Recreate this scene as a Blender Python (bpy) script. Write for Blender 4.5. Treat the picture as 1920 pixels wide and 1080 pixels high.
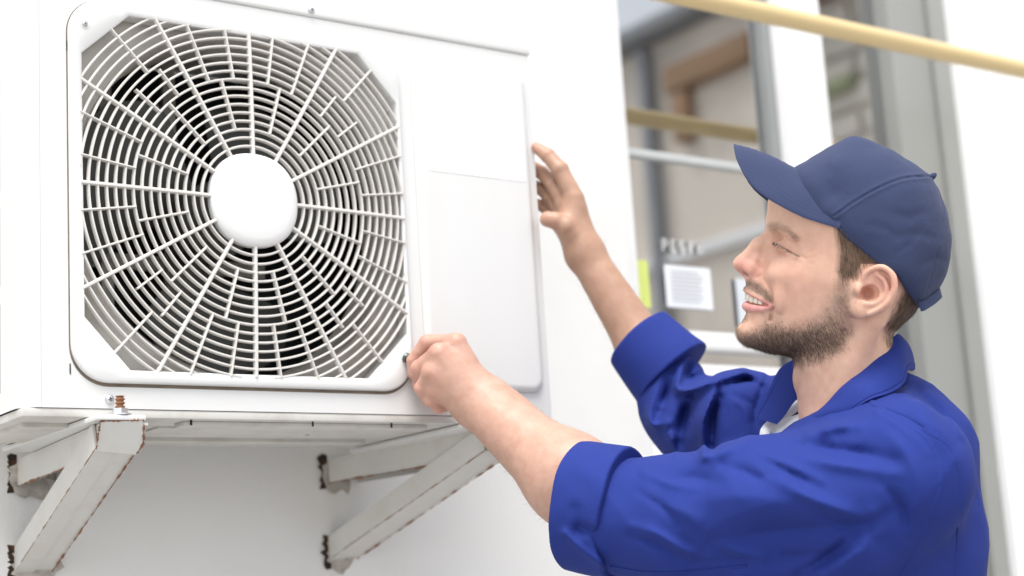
import bpy, bmesh, math, random
import numpy as np
from mathutils import Vector, Matrix

for o in list(bpy.data.objects):
    bpy.data.objects.remove(o, do_unlink=True)
scene = bpy.context.scene
COL = scene.collection
R = math.radians
rng = np.random.default_rng(7)
random.seed(7)

# ------------------------------------------------------------------ camera
FPX = 3070.27                                   # focal length in pixels of a 1920 wide picture
CAM = np.array([-0.6423, -2.0632, 1.3288])
YAW, PITCH, ROLL = R(36.0002), R(11.0529), R(-3.5912)
_f = np.array([math.sin(YAW)*math.cos(PITCH), math.cos(YAW)*math.cos(PITCH), math.sin(PITCH)])
_r0 = np.array([math.cos(YAW), -math.sin(YAW), 0.0])
_u0 = np.cross(_r0, _f)
RGT = math.cos(ROLL)*_r0 + math.sin(ROLL)*_u0
UPV = -math.sin(ROLL)*_r0 + math.cos(ROLL)*_u0
FWD = _f
cam_d = bpy.data.cameras.new('camera')
cam = bpy.data.objects.new('camera', cam_d); COL.objects.link(cam)
cam.matrix_world = Matrix(((RGT[0], UPV[0], -FWD[0], CAM[0]), (RGT[1], UPV[1], -FWD[1], CAM[1]),
                           (RGT[2], UPV[2], -FWD[2], CAM[2]), (0, 0, 0, 1)))
cam_d.sensor_width = 36.0
cam_d.lens = FPX*36.0/1920.0
cam_d.clip_start = 0.05; cam_d.clip_end = 500.0
cam_d.dof.use_dof = True
cam_d.dof.focus_distance = 1.84
cam_d.dof.aperture_fstop = 3.2
scene.camera = cam

def pd(x, y, d):
    """world point seen at photo pixel x, y at distance d along the viewing axis"""
    return CAM + (FWD + RGT*((x-960.0)/FPX) - UPV*((y-540.0)/FPX))*d

# ------------------------------------------------------------------ world, sun, exposure
SUN_EL, SUN_AZ = R(66), R(218)                   # azimuth: direction the light comes from, clockwise from +Y
w = bpy.data.worlds.new('World'); scene.world = w; w.use_nodes = True
nt = w.node_tree; nt.nodes.clear()
sky = nt.nodes.new('ShaderNodeTexSky'); sky.sky_type = 'NISHITA'; sky.sun_disc = False
sky.sun_elevation = SUN_EL; sky.sun_rotation = SUN_AZ
sky.air_density = 1.0; sky.dust_density = 1.5; sky.ozone_density = 1.0
hs = nt.nodes.new('ShaderNodeHueSaturation'); hs.inputs['Saturation'].default_value = 0.22
bg = nt.nodes.new('ShaderNodeBackground'); bg.inputs['Strength'].default_value = 0.125
wo = nt.nodes.new('ShaderNodeOutputWorld')
nt.links.new(sky.outputs[0], hs.inputs['Color']); nt.links.new(hs.outputs[0], bg.inputs['Color'])
nt.links.new(bg.outputs[0], wo.inputs['Surface'])
sun_d = bpy.data.lights.new('sun', 'SUN'); sun_d.energy = 1.5; sun_d.angle = R(30); sun_d.color = (1.0, 0.97, 0.92)
sun = bpy.data.objects.new('sun', sun_d); COL.objects.link(sun)
sd = Vector((math.sin(SUN_AZ)*math.cos(SUN_EL), math.cos(SUN_AZ)*math.cos(SUN_EL), math.sin(SUN_EL)))
sun.rotation_euler = (-sd).to_track_quat('-Z', 'Y').to_euler()
sun.location = (0, -4, 8)
vs = scene.view_settings
vs.view_transform = 'Standard'; vs.look = 'None'; vs.gamma = 1.0; vs.use_curve_mapping = False
vs.exposure = 1.25
scene.render.engine = 'CYCLES'
scene.render.resolution_x = 1024; scene.render.resolution_y = 576

# ------------------------------------------------------------------ helpers
def link(o, parent=None):
    COL.objects.link(o)
    if parent is not None:
        o.parent = parent
    return o

def tag(o, label=None, cat=None, group=None, kind=None):
    if label: o['label'] = label
    if cat: o['category'] = cat
    if group: o['group'] = group
    if kind: o['kind'] = kind
    return o

def empty(name, loc, label, cat, group=None, rz=0.0):
    e = bpy.data.objects.new(name, None); e.empty_display_size = 0.05
    e.location = loc; e.rotation_euler = (0, 0, rz); COL.objects.link(e)
    bpy.context.view_layer.update()
    return tag(e, label, cat, group)

def mesh_obj(name, verts, faces, mat, parent=None, smooth=False, world=True):
    """verts are world coordinates unless world is False (then parent's own frame)"""
    me = bpy.data.meshes.new(name)
    me.from_pydata([tuple(map(float, v)) for v in verts], [], [tuple(int(i) for i in f) for f in faces])
    me.update()
    if smooth:
        me.polygons.foreach_set('use_smooth', [True]*len(me.polygons))
    if mat is not None: me.materials.append(mat)
    o = bpy.data.objects.new(name, me); link(o, parent)
    if parent is not None and world:
        o.matrix_parent_inverse = world_matrix(parent).inverted()
    return o

def world_matrix(o):
    m = o.matrix_basis.copy()
    if o.parent is not None:
        m = world_matrix(o.parent) @ o.matrix_parent_inverse @ m
    return m

def bm_obj(name, bm, mat, parent=None, smooth=False, world=True):
    me = bpy.data.meshes.new(name)
    bmesh.ops.recalc_face_normals(bm, faces=bm.faces)
    bm.to_mesh(me); bm.free()
    if smooth:
        me.polygons.foreach_set('use_smooth', [True]*len(me.polygons))
    if mat is not None: me.materials.append(mat)
    o = bpy.data.objects.new(name, me); link(o, parent)
    if parent is not None and world:
        o.matrix_parent_inverse = world_matrix(parent).inverted()
    return o

def auto_smooth(o, ang=35):
    me = o.data
    me.polygons.foreach_set('use_smooth', [True]*len(me.polygons))
    bm = bmesh.new(); bm.from_mesh(me)
    for e in bm.edges:
        if len(e.link_faces) == 2 and e.calc_face_angle(0) > R(ang):
            e.smooth = False
    bm.to_mesh(me); bm.free()
    return o

def box_bm(x0, x1, y0, y1, z0, z1, bev=0.0, seg=2):
    bm = bmesh.new()
    v = [bm.verts.new((x, y, z)) for x in (x0, x1) for y in (y0, y1) for z in (z0, z1)]
    for f in ((0, 1, 3, 2), (4, 6, 7, 5), (0, 4, 5, 1), (2, 3, 7, 6), (0, 2, 6, 4), (1, 5, 7, 3)):
        bm.faces.new([v[i] for i in f])
    if bev > 0:
        bmesh.ops.bevel(bm, geom=list(bm.edges), offset=bev, segments=seg, affect='EDGES', profile=0.6)
    return bm

def box(name, x0, x1, y0, y1, z0, z1, mat, parent=None, bev=0.0, seg=2):
    o = bm_obj(name, box_bm(x0, x1, y0, y1, z0, z1, bev, seg), mat, parent)
    if bev > 0: auto_smooth(o, 40)
    return o

def rounded_rect(x0, x1, z0, z1, rad, n=8):
    pts = []
    for cx, cz, a0 in ((x1-rad, z1-rad, 0), (x0+rad, z1-rad, 90), (x0+rad, z0+rad, 180), (x1-rad, z0+rad, 270)):
        for i in range(n+1):
            a = R(a0+90.0*i/n); pts.append((cx+rad*math.cos(a), cz+rad*math.sin(a)))
    return pts

def prism_xz(pts, y0, y1, bev=0.0, seg=3):
    """outline in x,z, front face at y0 (towards the viewer), back at y1; bevelled front rim"""
    bm = bmesh.new()
    a = [bm.verts.new((p[0], y0, p[1])) for p in pts]; b = [bm.verts.new((p[0], y1, p[1])) for p in pts]
    n = len(pts)
    ff = bm.faces.new(a); bm.faces.new(b[::-1])
    for i in range(n):
        bm.faces.new((a[i], b[i], b[(i+1) % n], a[(i+1) % n]))
    if bev > 0:
        bmesh.ops.bevel(bm, geom=list(ff.edges), offset=bev, segments=seg, affect='EDGES', profile=0.5)
    return bm

def tube_data(path, rad, n=12, cap=True):
    path = [np.array(p, float) for p in path]; m = len(path)
    rads = rad if hasattr(rad, '__len__') else [rad]*m
    V, Fc = [], []
    ref = None
    for i, p in enumerate(path):
        t = path[min(i+1, m-1)]-path[max(i-1, 0)]; t = t/(np.linalg.norm(t)+1e-12)
        if ref is None:
            ref = np.cross(t, [0, 0, 1.0]) if abs(t[2]) < .9 else np.cross(t, [1.0, 0, 0])
        ref = ref-t*(ref@t); ref /= np.linalg.norm(ref); bi = np.cross(t, ref)
        for k in range(n):
            a = 2*math.pi*k/n; V.append(p+rads[i]*(ref*math.cos(a)+bi*math.sin(a)))
    for i in range(m-1):
        for k in range(n):
            Fc.append((i*n+k, i*n+(k+1) % n, (i+1)*n+(k+1) % n, (i+1)*n+k))
    if cap:
        Fc.append(tuple(range(n))[::-1]); Fc.append(tuple((m-1)*n+k for k in range(n)))
    return V, Fc

def tube(name, path, rad, mat, parent=None, n=12):
    V, Fc = tube_data(path, rad, n); return auto_smooth(mesh_obj(name, V, Fc, mat, parent), 50)

# ------------------------------------------------------------------ materials
def mat_new(name):
    m = bpy.data.materials.new(name); m.use_nodes = True
    return m, m.node_tree.nodes, m.node_tree.links, m.node_tree.nodes['Principled BSDF']

def mat_basic(name, col, rough=0.5, metal=0.0, var=0.06, vscale=6.0, bump=0.0, bscale=200.0, spec=0.5, coat=0.0,
              dirt=None, dirt_amt=0.0, dirt_scale=12.0, stretch=(1, 1, 1)):
    """principled material with slight colour variation, fine relief and patchy dirt, in object space"""
    m, N, L, b = mat_new(name)
    tc = N.new('ShaderNodeTexCoord'); mp = N.new('ShaderNodeMapping'); mp.inputs['Scale'].default_value = stretch
    L.new(tc.outputs['Object'], mp.inputs['Vector'])
    n1 = N.new('ShaderNodeTexNoise'); n1.inputs['Scale'].default_value = vscale; n1.inputs['Detail'].default_value = 6
    L.new(mp.outputs[0], n1.inputs['Vector'])
    mx = N.new('ShaderNodeMix'); mx.data_type = 'RGBA'
    mx.inputs[6].default_value = tuple(c*(1-var) for c in col)+(1,)
    mx.inputs[7].default_value = tuple(min(1, c*(1+var)) for c in col)+(1,)
    L.new(n1.outputs['Fac'], mx.inputs[0]); out = mx.outputs[2]
    if dirt is not None:
        n2 = N.new('ShaderNodeTexNoise'); n2.inputs['Scale'].default_value = dirt_scale; n2.inputs['Detail'].default_value = 8
        n2.inputs['Roughness'].default_value = 0.65
        L.new(mp.outputs[0], n2.inputs['Vector'])
        rp = N.new('ShaderNodeValToRGB'); rp.color_ramp.elements[0].position = 0.48; rp.color_ramp.elements[1].position = 0.72
        rp.color_ramp.elements[1].color = (dirt_amt,)*3+(1,)
        L.new(n2.outputs['Fac'], rp.inputs[0])
        m2 = N.new('ShaderNodeMix'); m2.data_type = 'RGBA'; m2.inputs[7].default_value = tuple(dirt)+(1,)
        L.new(rp.outputs[0], m2.inputs[0]); L.new(out, m2.inputs[6]); out = m2.outputs[2]
    L.new(out, b.inputs['Base Color'])
    b.inputs['Roughness'].default_value = rough; b.inputs['Metallic'].default_value = metal
    b.inputs['Specular IOR Level'].default_value = spec
    if coat > 0:
        b.inputs['Coat Weight'].default_value = coat; b.inputs['Coat Roughness'].default_value = 0.125
    if bump > 0:
        n3 = N.new('ShaderNodeTexNoise'); n3.inputs['Scale'].default_value = bscale; n3.inputs['Detail'].default_value = 4
        L.new(mp.outputs[0], n3.inputs['Vector'])
        bp = N.new('ShaderNodeBump'); bp.inputs['Strength'].default_value = bump; bp.inputs['Distance'].default_value = 0.002
        L.new(n3.outputs['Fac'], bp.inputs['Height']); L.new(bp.outputs[0], b.inputs['Normal'])
    return m

M = {}
M['plaster'] = mat_basic('white_plaster', (0.80, 0.795, 0.78), 0.85, var=0.03, vscale=3, bump=0.35, bscale=260, dirt=(0.62, 0.58, 0.53), dirt_amt=0.25, dirt_scale=2.2)
M['ground'] = mat_basic('paving_concrete', (0.32, 0.313, 0.30), 0.9, var=0.12, vscale=4, bump=0.5, bscale=90)
M['casing'] = mat_basic('white_enamel', (0.69, 0.69, 0.68), 0.38, var=0.015, vscale=5, dirt=(0.66, 0.63, 0.56), dirt_amt=0.18, dirt_scale=9, stretch=(3, 3, .4))
M['grille'] = mat_basic('ivory_plastic', (0.66, 0.64, 0.61), 0.45, var=0.03, vscale=25, dirt=(0.5, 0.45, 0.38), dirt_amt=0.3, dirt_scale=40)
M['frame'] = mat_basic('white_plastic', (0.73, 0.73, 0.72), 0.4, var=0.015, vscale=8)
M['shroud'] = mat_basic('grey_galvanised_inside', (0.50, 0.475, 0.44), 0.6, var=0.12, vscale=14, dirt=(0.22, 0.17, 0.12), dirt_amt=0.6, dirt_scale=10)
M['fan'] = mat_basic('dark_fan_plastic', (0.075, 0.078, 0.072), 0.5, var=0.2, vscale=30)
M['coil'] = mat_basic('black_coil_fins', (0.008, 0.009, 0.010), 0.7, var=0.3, vscale=60)
M['bracketp'] = mat_basic('painted_bracket', (0.62, 0.61, 0.58), 0.5, var=0.05, vscale=14, dirt=(0.42, 0.32, 0.22), dirt_amt=0.25, dirt_scale=13, bump=0.2, bscale=150)
M['rust'] = mat_basic('rust', (0.25, 0.11, 0.05), 0.9, var=0.45, vscale=120, bump=0.6, bscale=300)
M['zinc'] = mat_basic('zinc_plate', (0.62, 0.63, 0.64), 0.35, metal=0.9, var=0.1, vscale=40)
M['gap'] = mat_basic('dirty_gap', (0.16, 0.13, 0.10), 0.95, var=0.5, vscale=40)
M['pan'] = mat_basic('base_pan_steel', (0.60, 0.585, 0.55), 0.5, var=0.08, vscale=12, dirt=(0.35, 0.31, 0.26), dirt_amt=0.5, dirt_scale=16)
M['pipe'] = mat_basic('yellow_pipe_paint', (0.68, 0.52, 0.27), 0.38, var=0.05, vscale=10, coat=0.1)
M['pvc'] = mat_basic('white_window_frame', (0.82, 0.82, 0.82), 0.35, var=0.015)
M['alu'] = mat_basic('grey_window_frame', (0.285, 0.29, 0.275), 0.5, var=0.06)
M['mortar'] = mat_basic('broken_mortar', (0.42, 0.39, 0.35), 0.95, var=0.5, vscale=80, bump=1.0, bscale=90)
M['bar'] = mat_basic('pale_grey_bar', (0.50, 0.52, 0.52), 0.4, var=0.02)
M['gasket'] = mat_basic('grey_gasket', (0.25, 0.26, 0.26), 0.6)
M['cavity'] = mat_basic('dark_rusty_cavity', (0.030, 0.018, 0.012), 0.95, var=0.6, vscale=120, dirt=(.16, .06, .02), dirt_amt=.8, dirt_scale=90)
M['black'] = mat_basic('black_hole', (0.01, 0.01, 0.01), 0.9)

# ------------------------------------------------------------------ ground
g = mesh_obj('ground', [(-60, -60, 0), (60, -60, 0), (60, 60, 0), (-60, 60, 0)], [(0, 1, 2, 3)], M['ground'])
tag(g, kind='structure')

# ------------------------------------------------------------------ the white building with its glazed opening
XE, XR = 1.107, 2.056                            # left and right edge of the glazed opening
house = empty('building', (1.5, 0, 0), 'white plastered building wall behind the air conditioner with a glazed opening', 'building')
WT = 0.30
def wall_part(x0, x1, z0, z1, name='wall', y0=0.0):
    return box(name, x0, x1, y0, WT, z0, z1, M['plaster'], house, 0.006, 2)
wall_part(-7.0, XE, 0.0, 3.6)
wall_part(2.10, 8.0, 0.0, 3.6)
wall_part(XE+.001, 2.099, 2.95, 3.6)
wall_part(XE+.001, 2.099, 0.0, 0.55)
box('roof_edge', -7.2, 8.2, -0.05, WT+.1, 3.601, 3.75, M['pvc'], house, 0.01)
# reveal trim on the right: white flat strip, fine groove, then the wall
box('jamb', 2.045, 2.0985, 0.012, 0.2, 0.56, 2.94, M['pvc'], house, 0.006)
box('jamb', 2.108, 2.150, -0.012, -0.001, 0.4, 3.1, M['pvc'], house, 0.004)

def glazing():
    wn = bm_obj('window', box_bm(XE+.002, 1.165, 0.05, 0.12, 0.56, 2.94, 0.005), M['pvc'], house)
    auto_smooth(wn, 40)
    def p(name, *a, mat=M['pvc'], bev=0.004):
        return box(name, *a, mat, wn, bev)
    p('mullion', 1.556, 1.668, 0.035, 0.12, 0.56, 2.94)
    p('gasket', 1.530, 1.5545, 0.062, 0.118, 0.56, 2.94, mat=M['gasket'])
    p('frame', 1.879, 2.044, 0.045, 0.13, 0.56, 2.94, mat=M['alu'])
    p('frame', 1.995, 2.0435, 0.030, 0.0445, 0.56, 2.94, mat=M['alu'])
    p('glazing_bar', 1.166, 1.529, 0.072, 0.105, 2.101, 2.117, mat=M['bar'])
    p('glazing_bar', 1.166, 1.529, 0.055, 0.115, 1.757, 1.788)
    p('bottom_rail', 1.166, 1.529, 0.05, 0.12, 0.56, 1.728)
    p('bottom_rail', 1.669, 1.878, 0.05, 0.12, 0.56, 0.75)
    # glass panes
    m, N, L, b = mat_new('window_glass')
    N.remove(b)
    gl = N.new('ShaderNodeBsdfGlossy'); gl.inputs['Roughness'].default_value = 0.015; gl.inputs['Color'].default_value = (.98, .99, 1, 1)
    tr = N.new('ShaderNodeBsdfTransparent'); tr.inputs['Color'].default_value = (0.86, 0.89, 0.88, 1)
    fr = N.new('ShaderNodeFresnel'); fr.inputs['IOR'].default_value = 6.5
    ms = N.new('ShaderNodeMixShader'); out = N['Material Output']
    L.new(fr.outputs[0], ms.inputs[0]); L.new(tr.outputs[0], ms.inputs[1]); L.new(gl.outputs[0], ms.inputs[2]); L.new(ms.outputs[0], out.inputs['Surface'])
    M['glass'] = m
    for x0, x1, z0, z1 in ((1.160, 1.535, 2.112, 2.93), (1.160, 1.535, 1.785, 2.106), (1.160, 1.535, 1.724, 1.760), (1.664, 1.884, 0.74, 2.93)):
        mesh_obj('pane', [(x0, .08, z0), (x1, .08, z0), (x1, .08, z1), (x0, .08, z1)], [(0, 1, 2, 3)], m, wn)
    return wn
win = glazing()
# dim room behind the glass
M['room'] = mat_basic('dim_room_paint', (0.45, 0.45, 0.43), 0.9, var=0.1)
M['roomdark'] = mat_basic('dark_shelf', (0.12, 0.125, 0.13), 0.7, var=0.2)
room = bm_obj('room', box_bm(0.6, 3.4, 0.3005, 3.2, 0.3, 3.2), M['room'], house)
bmr = bmesh.new(); bmr.from_mesh(room.data)
bmesh.ops.delete(bmr, geom=[f for f in bmr.faces if abs(f.calc_center_median().y-0.3005) < 1e-3], context='FACES')
bmesh.ops.reverse_faces(bmr, faces=bmr.faces); bmr.to_mesh(room.data); bmr.free()

# ------------------------------------------------------------------ air conditioner
YF = -0.352; YB = -0.085
AX0, AX1, AZ0, AZ1, SEAM = -0.0545, 0.653, 1.5715, 2.086, 2.0707
GX, GZ = 0.2240, 1.8225                          # fan axis
HO = 0.2085                                      # half opening
FX0, FX1, FZ0, FZ1 = 0.0005, 0.4390, 1.5995, 2.0440
ac = empty('air_conditioner', (0.3, -0.22, AZ0), 'white outdoor air conditioner unit with round fan grille on wall brackets', 'air conditioner')

def plate_hole(outer, inner_pts, y0, y1):
    """rectangular plate (x0,x1,z0,z1) with a hole given by a closed loop"""
    x0, x1, z0, z1 = outer
    cx = sum(p[0] for p in inner_pts)/len(inner_pts); cz = sum(p[1] for p in inner_pts)/len(inner_pts)
    ang = [math.atan2(p[1]-cz, p[0]-cx) for p in inner_pts]
    corners = [(x1, z1), (x0, z1), (x0, z0), (x1, z0)]
    loop = list(inner_pts)
    # insert the outer corner directions into the inner loop so that corners stay sharp
    for c in corners:
        a = math.atan2(c[1]-cz, c[0]-cx)
        best = None
        for i in range(len(loop)):
            p, q = loop[i], loop[(i+1) % len(loop)]
            ap, aq = math.atan2(p[1]-cz, p[0]-cx), math.atan2(q[1]-cz, q[0]-cx)
            da = (a-ap) % (2*math.pi); dq = (aq-ap) % (2*math.pi)
            if 1e-6 < da < dq-1e-6 and dq < math.pi:
                d = np.array([math.cos(a), math.sin(a)]); pp = np.array(p); e = np.array(q)-pp
                A = np.array([d, -e]).T; s = np.linalg.solve(A, pp-np.array([cx, cz]))
                best = (i+1, (cx+d[0]*s[0], cz+d[1]*s[0])); break
        if best: loop.insert(*best)
    out = []
    for p in loop:
        dx, dz = p[0]-cx, p[1]-cz
        t = min(((x1 if dx > 0 else x0)-cx)/dx if abs(dx) > 1e-9 else 1e9, ((z1 if dz > 0 else z0)-cz)/dz if abs(dz) > 1e-9 else 1e9)
        out.append((cx+dx*t, cz+dz*t))
    n = len(loop); V = []; Fc = []
    for y in (y0, y1):
        V += [(p[0], y, p[1]) for p in loop]; V += [(p[0], y, p[1]) for p in out]
    for i in range(n):
        j = (i+1) % n
        Fc.append((i, j, n+j, n+i)); Fc.append((2*n+j, 2*n+i, 3*n+i, 3*n+j))
        Fc.append((j, i, 2*n+i, 2*n+j)); Fc.append((n+i, n+j, 3*n+j, 3*n+i))
    return V, Fc

def octo(h, c):
    # opening: square of half size h with corners cut by c, small rounding
    return [(GX+h, GZ-h+c), (GX+h, GZ+h-c), (GX+h-c*.93, GZ+h), (GX-h+c, GZ+h), (GX-h, GZ+h-c*.93), (GX-h, GZ-h+c), (GX-h+c*.9, GZ-h), (GX+h-c, GZ-h)]

def build_ac():
    # front sheet with a hole for the grille
    hole = rounded_rect(FX0+.006, FX1-.006, FZ0+.006, FZ1-.006, 0.040, 8)
    V, Fc = plate_hole((-0.0320, 0.6525, AZ0, SEAM-.0006), hole, YF, YF+.002)
    auto_smooth(mesh_obj('front_panel', V, Fc, M['casing'], ac), 30)
    # left side: rounded corner and side sheet with louvre slots
    prof = [(-0.0318, YF)]
    for i in range(9):
        a = R(90*i/8); prof.append((-0.0325-.022*math.sin(a), YF+.022-.022*math.cos(a)))
    prof += [(AX0, -0.31)]
    V, Fc = [], []
    for z in (AZ0+.0, SEAM-.0006):
        V += [(p[0], p[1], z) for p in prof]
    n = len(prof)
    for i in range(n-1): Fc.append((i, n+i, n+i+1, i+1))
    auto_smooth(mesh_obj('corner_panel', V, Fc, M['casing'], ac), 60)
    slots = [(1.595, 1.695), (1.715, 1.805), (1.825, 1.915), (1.935, 2.02)]
    ys0, ys1 = -0.286, -0.125
    zz = [AZ0]+[z for s in slots for z in s]+[SEAM-.0006]
    V, Fc = [], []
    def quad(y0, y1, z0, z1):
        i = len(V); V.extend([(AX0, y0, z0), (AX0, y1, z0), (AX0, y1, z1), (AX0, y0, z1)]); Fc.append((i, i+3, i+2, i+1))
    quad(-0.31, ys0, AZ0, SEAM); quad(ys1, YB, AZ0, SEAM)
    for k in range(len(zz)-1):
        if k % 2 == 0: quad(ys0, ys1, zz[k], zz[k+1])
    side = mesh_obj('side_panel', V, Fc, M['casing'], ac)
    for s in slots:
        box('louvre_slot', AX0+.006, AX0+.010, ys0-.004, ys1+.004, s[0]-.003, s[1]+.003, M['coil'], side)
        box('slat', AX0+.001, AX0+.004, -0.245, -0.235, s[0], s[1], M['casing'], side)
        box('slat', AX0+.001, AX0+.004, -0.185, -0.175, s[0], s[1], M['casing'], side)
    # right side and back sheets
    box('side_panel', AX1-.002, AX1, YF+.0025, YB, AZ0, SEAM-.0006, M['casing'], ac, 0.0006)
    box('back_panel', AX0+.002, AX1-.003, YB-.002, YB, AZ0, SEAM-.0006, M['casing'], ac)
    # lid with its front skirt
    tl = bm_obj('top_cover', box_bm(AX0-.002, AX1+.0025, YF-.0025, YB+.002, SEAM, AZ1, 0.004, 3), M['casing'], ac); auto_smooth(tl, 40)
    # raised service cover on the right
    loops = []
    for ins, yy in ((0, -.0003), (0, -.0015), (.0008, -.0035), (.0028, -.0058), (.0055, -.0071), (.0085, -.0075), (.0100, -.0075)):
        loops.append([(q[0], YF+yy, q[1]) for q in rounded_rect(0.459+ins, 0.640-ins, 1.6035+ins, 2.0425-ins, 0.019-ins*.9, 8)])
    nl_ = len(loops[0]); V = [q for l in loops for q in l]; Fc = [(i*nl_+j, i*nl_+(j+1) % nl_, (i+1)*nl_+(j+1) % nl_, (i+1)*nl_+j) for i in range(len(loops)-1) for j in range(nl_)]
    Fc.append(tuple((len(loops)-1)*nl_+j for j in range(nl_)))
    sc = auto_smooth(mesh_obj('service_cover', V, Fc, M['casing'], ac), 60); sc.data.flip_normals()
    lb = bm_obj('white_plate', prism_xz(rounded_rect(0.4775, 0.6290, 1.8870, 2.0215, 0.004, 4), YF-.0079, YF-.0076, 0.0001, 1), None, ac)  # thin white rounded rectangle, paler than the cover around it
    ml = mat_basic('plain_white_finish', (0.82, 0.82, 0.82), 0.25, var=0.005); lb.data.materials.append(ml)
    # dark gap round the grille frame
    V, Fc = plate_hole((FX0-.001, FX1+.001, FZ0-.001, FZ1+.001), rounded_rect(FX0+.004, FX1-.004, FZ0+.004, FZ1-.004, 0.04, 8), YF+.0005, YF+.0010)
    # -> as a rounded ring
    o1 = rounded_rect(FX0-.0014, FX1+.0012, FZ0-.0038, FZ1+.001, 0.0445, 10); o2 = rounded_rect(FX0+.004, FX1-.004, FZ0+.004, FZ1-.004, 0.040, 10)
    n = len(o1); V = [(p[0], YF-.0006, p[1]) for p in o1]+[(p[0], YF-.0006, p[1]) for p in o2]+[(p[0], YF-.0001, p[1]) for p in o1]
    Fc = [(i, (i+1) % n, n+(i+1) % n, n+i) for i in range(n)]+[(i, 2*n+i, 2*n+(i+1) % n, (i+1) % n) for i in range(n)]
    mesh_obj('joint', V, Fc, M['gap'], ac)
    # grille: frame, rings, spokes, hub
    fo = rounded_rect(FX0, FX1, FZ0, FZ1, 0.043, 10)
    op = octo(HO, 0.058)
    gr = bmesh.new()
    n = len(fo)
    def ray_to(loop, a):
        d = np.array([math.cos(a), math.sin(a)])
        best = None
        for i in range(len(loop)):
            p = np.array(loop[i])-np.array([GX, GZ]); q = np.array(loop[(i+1) % len(loop)])-np.array([GX, GZ]); e = q-p
            A = np.array([d, -e]).T
            if abs(np.linalg.det(A)) < 1e-12: continue
            s = np.linalg.solve(A, p)
            if s[0] > 0 and -1e-9 <= s[1] <= 1+1e-9 and (best is None or s[0] < best): best = s[0]
        return best
    angs = sorted([math.atan2(p[1]-GZ, p[0]-GX) for p in fo]+[math.atan2(p[1]-GZ, p[0]-GX) for p in op])
    YG = YF-.006                                   # frame face
    lo = []
    for a in angs:
        do, di = ray_to(fo, a), ray_to(op, a); c, s = math.cos(a), math.sin(a)
        lo.append([(GX+c*(do), YF-.0002, GZ+s*(do)), (GX+c*(do), YG+.003, GZ+s*(do)), (GX+c*(do-.001), YG+.001, GZ+s*(do-.001)), (GX+c*(do-.003), YG, GZ+s*(do-.003)),
                   (GX+c*(di+.002), YG, GZ+s*(di+.002)), (GX+c*di, YG+.0015, GZ+s*di), (GX+c*di, YF+.016, GZ+s*di)])
    k = len(lo[0]); V = [p for l in lo for p in l]; n = len(lo)
    Fc = [(i*k+j, ((i+1) % n)*k+j, ((i+1) % n)*k+j+1, i*k+j+1) for i in range(n) for j in range(k-1)]
    grille = auto_smooth(mesh_obj('grille', V, Fc, M['frame'], ac), 40)
    grille.data.flip_normals()
    def dome(r): return YF-.0045-.0075*max(0.0, 1-(r/0.25)**2)
    RH, DR = 0.0563, 0.01042
    NA = 192
    for kk in range(1, 20):
        rr = RH+DR*kk
        if rr > 0.2535: break
        th, dp = 0.0014, 0.0066
        y0 = dome(rr)
        sec = [(-th, y0+.0012), (-th*.55, y0), (th*.55, y0), (th, y0+.0012), (th*.85, y0+dp), (-th*.85, y0+dp)]
        V, Fc = [], []; idx = {}
        for i in range(NA):
            a = 2*math.pi*i/NA; lim = ray_to(op, a)
            idx[i] = rr < lim+.0035
            for s in sec: V.append((GX+(rr+s[0])*math.cos(a), s[1], GZ+(rr+s[0])*math.sin(a)))
        for i in range(NA):
            j = (i+1) % NA
            if idx[i] and idx[j]:
                for q in range(6): Fc.append((i*6+q, i*6+(q+1) % 6, j*6+(q+1) % 6, j*6+q))
        auto_smooth(mesh_obj('ring', V, Fc, M['grille'], grille), 50)
    def spoke(a, r0, r1, w):
        d = np.array([math.cos(a), 0, math.sin(a)]); t = np.array([-math.sin(a), 0, math.cos(a)])
        V, Fc = [], []
        nn = 6
        for i in range(nn+1):
            r_ = r0+(r1-r0)*i/nn; y0 = dome(r_)-.0012; c = np.array([GX, 0, GZ])+d*r_
            for s, yy in ((-w, y0+.0015), (-w*.5, y0), (w*.5, y0), (w, y0+.0015), (w*.8, y0+.0078), (-w*.8, y0+.0078)):
                V.append(c+t*s+np.array([0, yy, 0]))
        for i in range(nn):
            for q in range(6): Fc.append((i*6+q, i*6+(q+1) % 6, (i+1)*6+(q+1) % 6, (i+1)*6+q))
        Fc += [(5, 4, 3, 2, 1, 0), tuple(nn*6+q for q in range(6))]
        auto_smooth(mesh_obj('spoke', V, Fc, M['grille'], grille), 50)
    for i in range(12):
        a = R(30*i-0.6); spoke(a, RH-.002, ray_to(op, a)+.003, 0.0022)
        am = a+R(15)
        lim = ray_to(op, am)
        spoke(am, RH+DR*3.0, RH+DR*9.05, 0.0014)
        for da in (-6.3, 6.3):
            l2 = ray_to(op, am+R(da)); r1 = min(l2+.003, RH+DR*12.6 if l2 > .235 else l2+.003)
            spoke(am+R(da), RH+DR*8.95, r1, 0.0013)
            if l2 > .235: pass
        if lim > .225: spoke(am+R(random.choice((-2, 3))), RH+DR*13.0, lim+.003, 0.0014)
    # hub badge: blank convex disc
    V, Fc = [], []; NB = 64; prof = [(0.0, -.0052), (0.03, -.0050), (0.047, -.0042), (0.054, -.003), (0.0575, -.0008), (0.0583, .0015), (0.0583, .009)]
    for r_, yy in prof[1:]:
        for i in range(NB):
            a = 2*math.pi*i/NB; sq = 1+.018*math.cos(4*a)*-1
            V.append((GX+r_*sq*math.cos(a), dome(.03)+yy, GZ+r_*sq*math.sin(a)))
    V.append((GX, dome(.03)+prof[0][1], GZ)); m_ = len(prof)-1
    for j in range(m_-1):
        for i in range(NB): Fc.append((j*NB+i, j*NB+(i+1) % NB, (j+1)*NB+(i+1) % NB, (j+1)*NB+i))
    for i in range(NB): Fc.append((i, m_*NB, (i+1) % NB))
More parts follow.
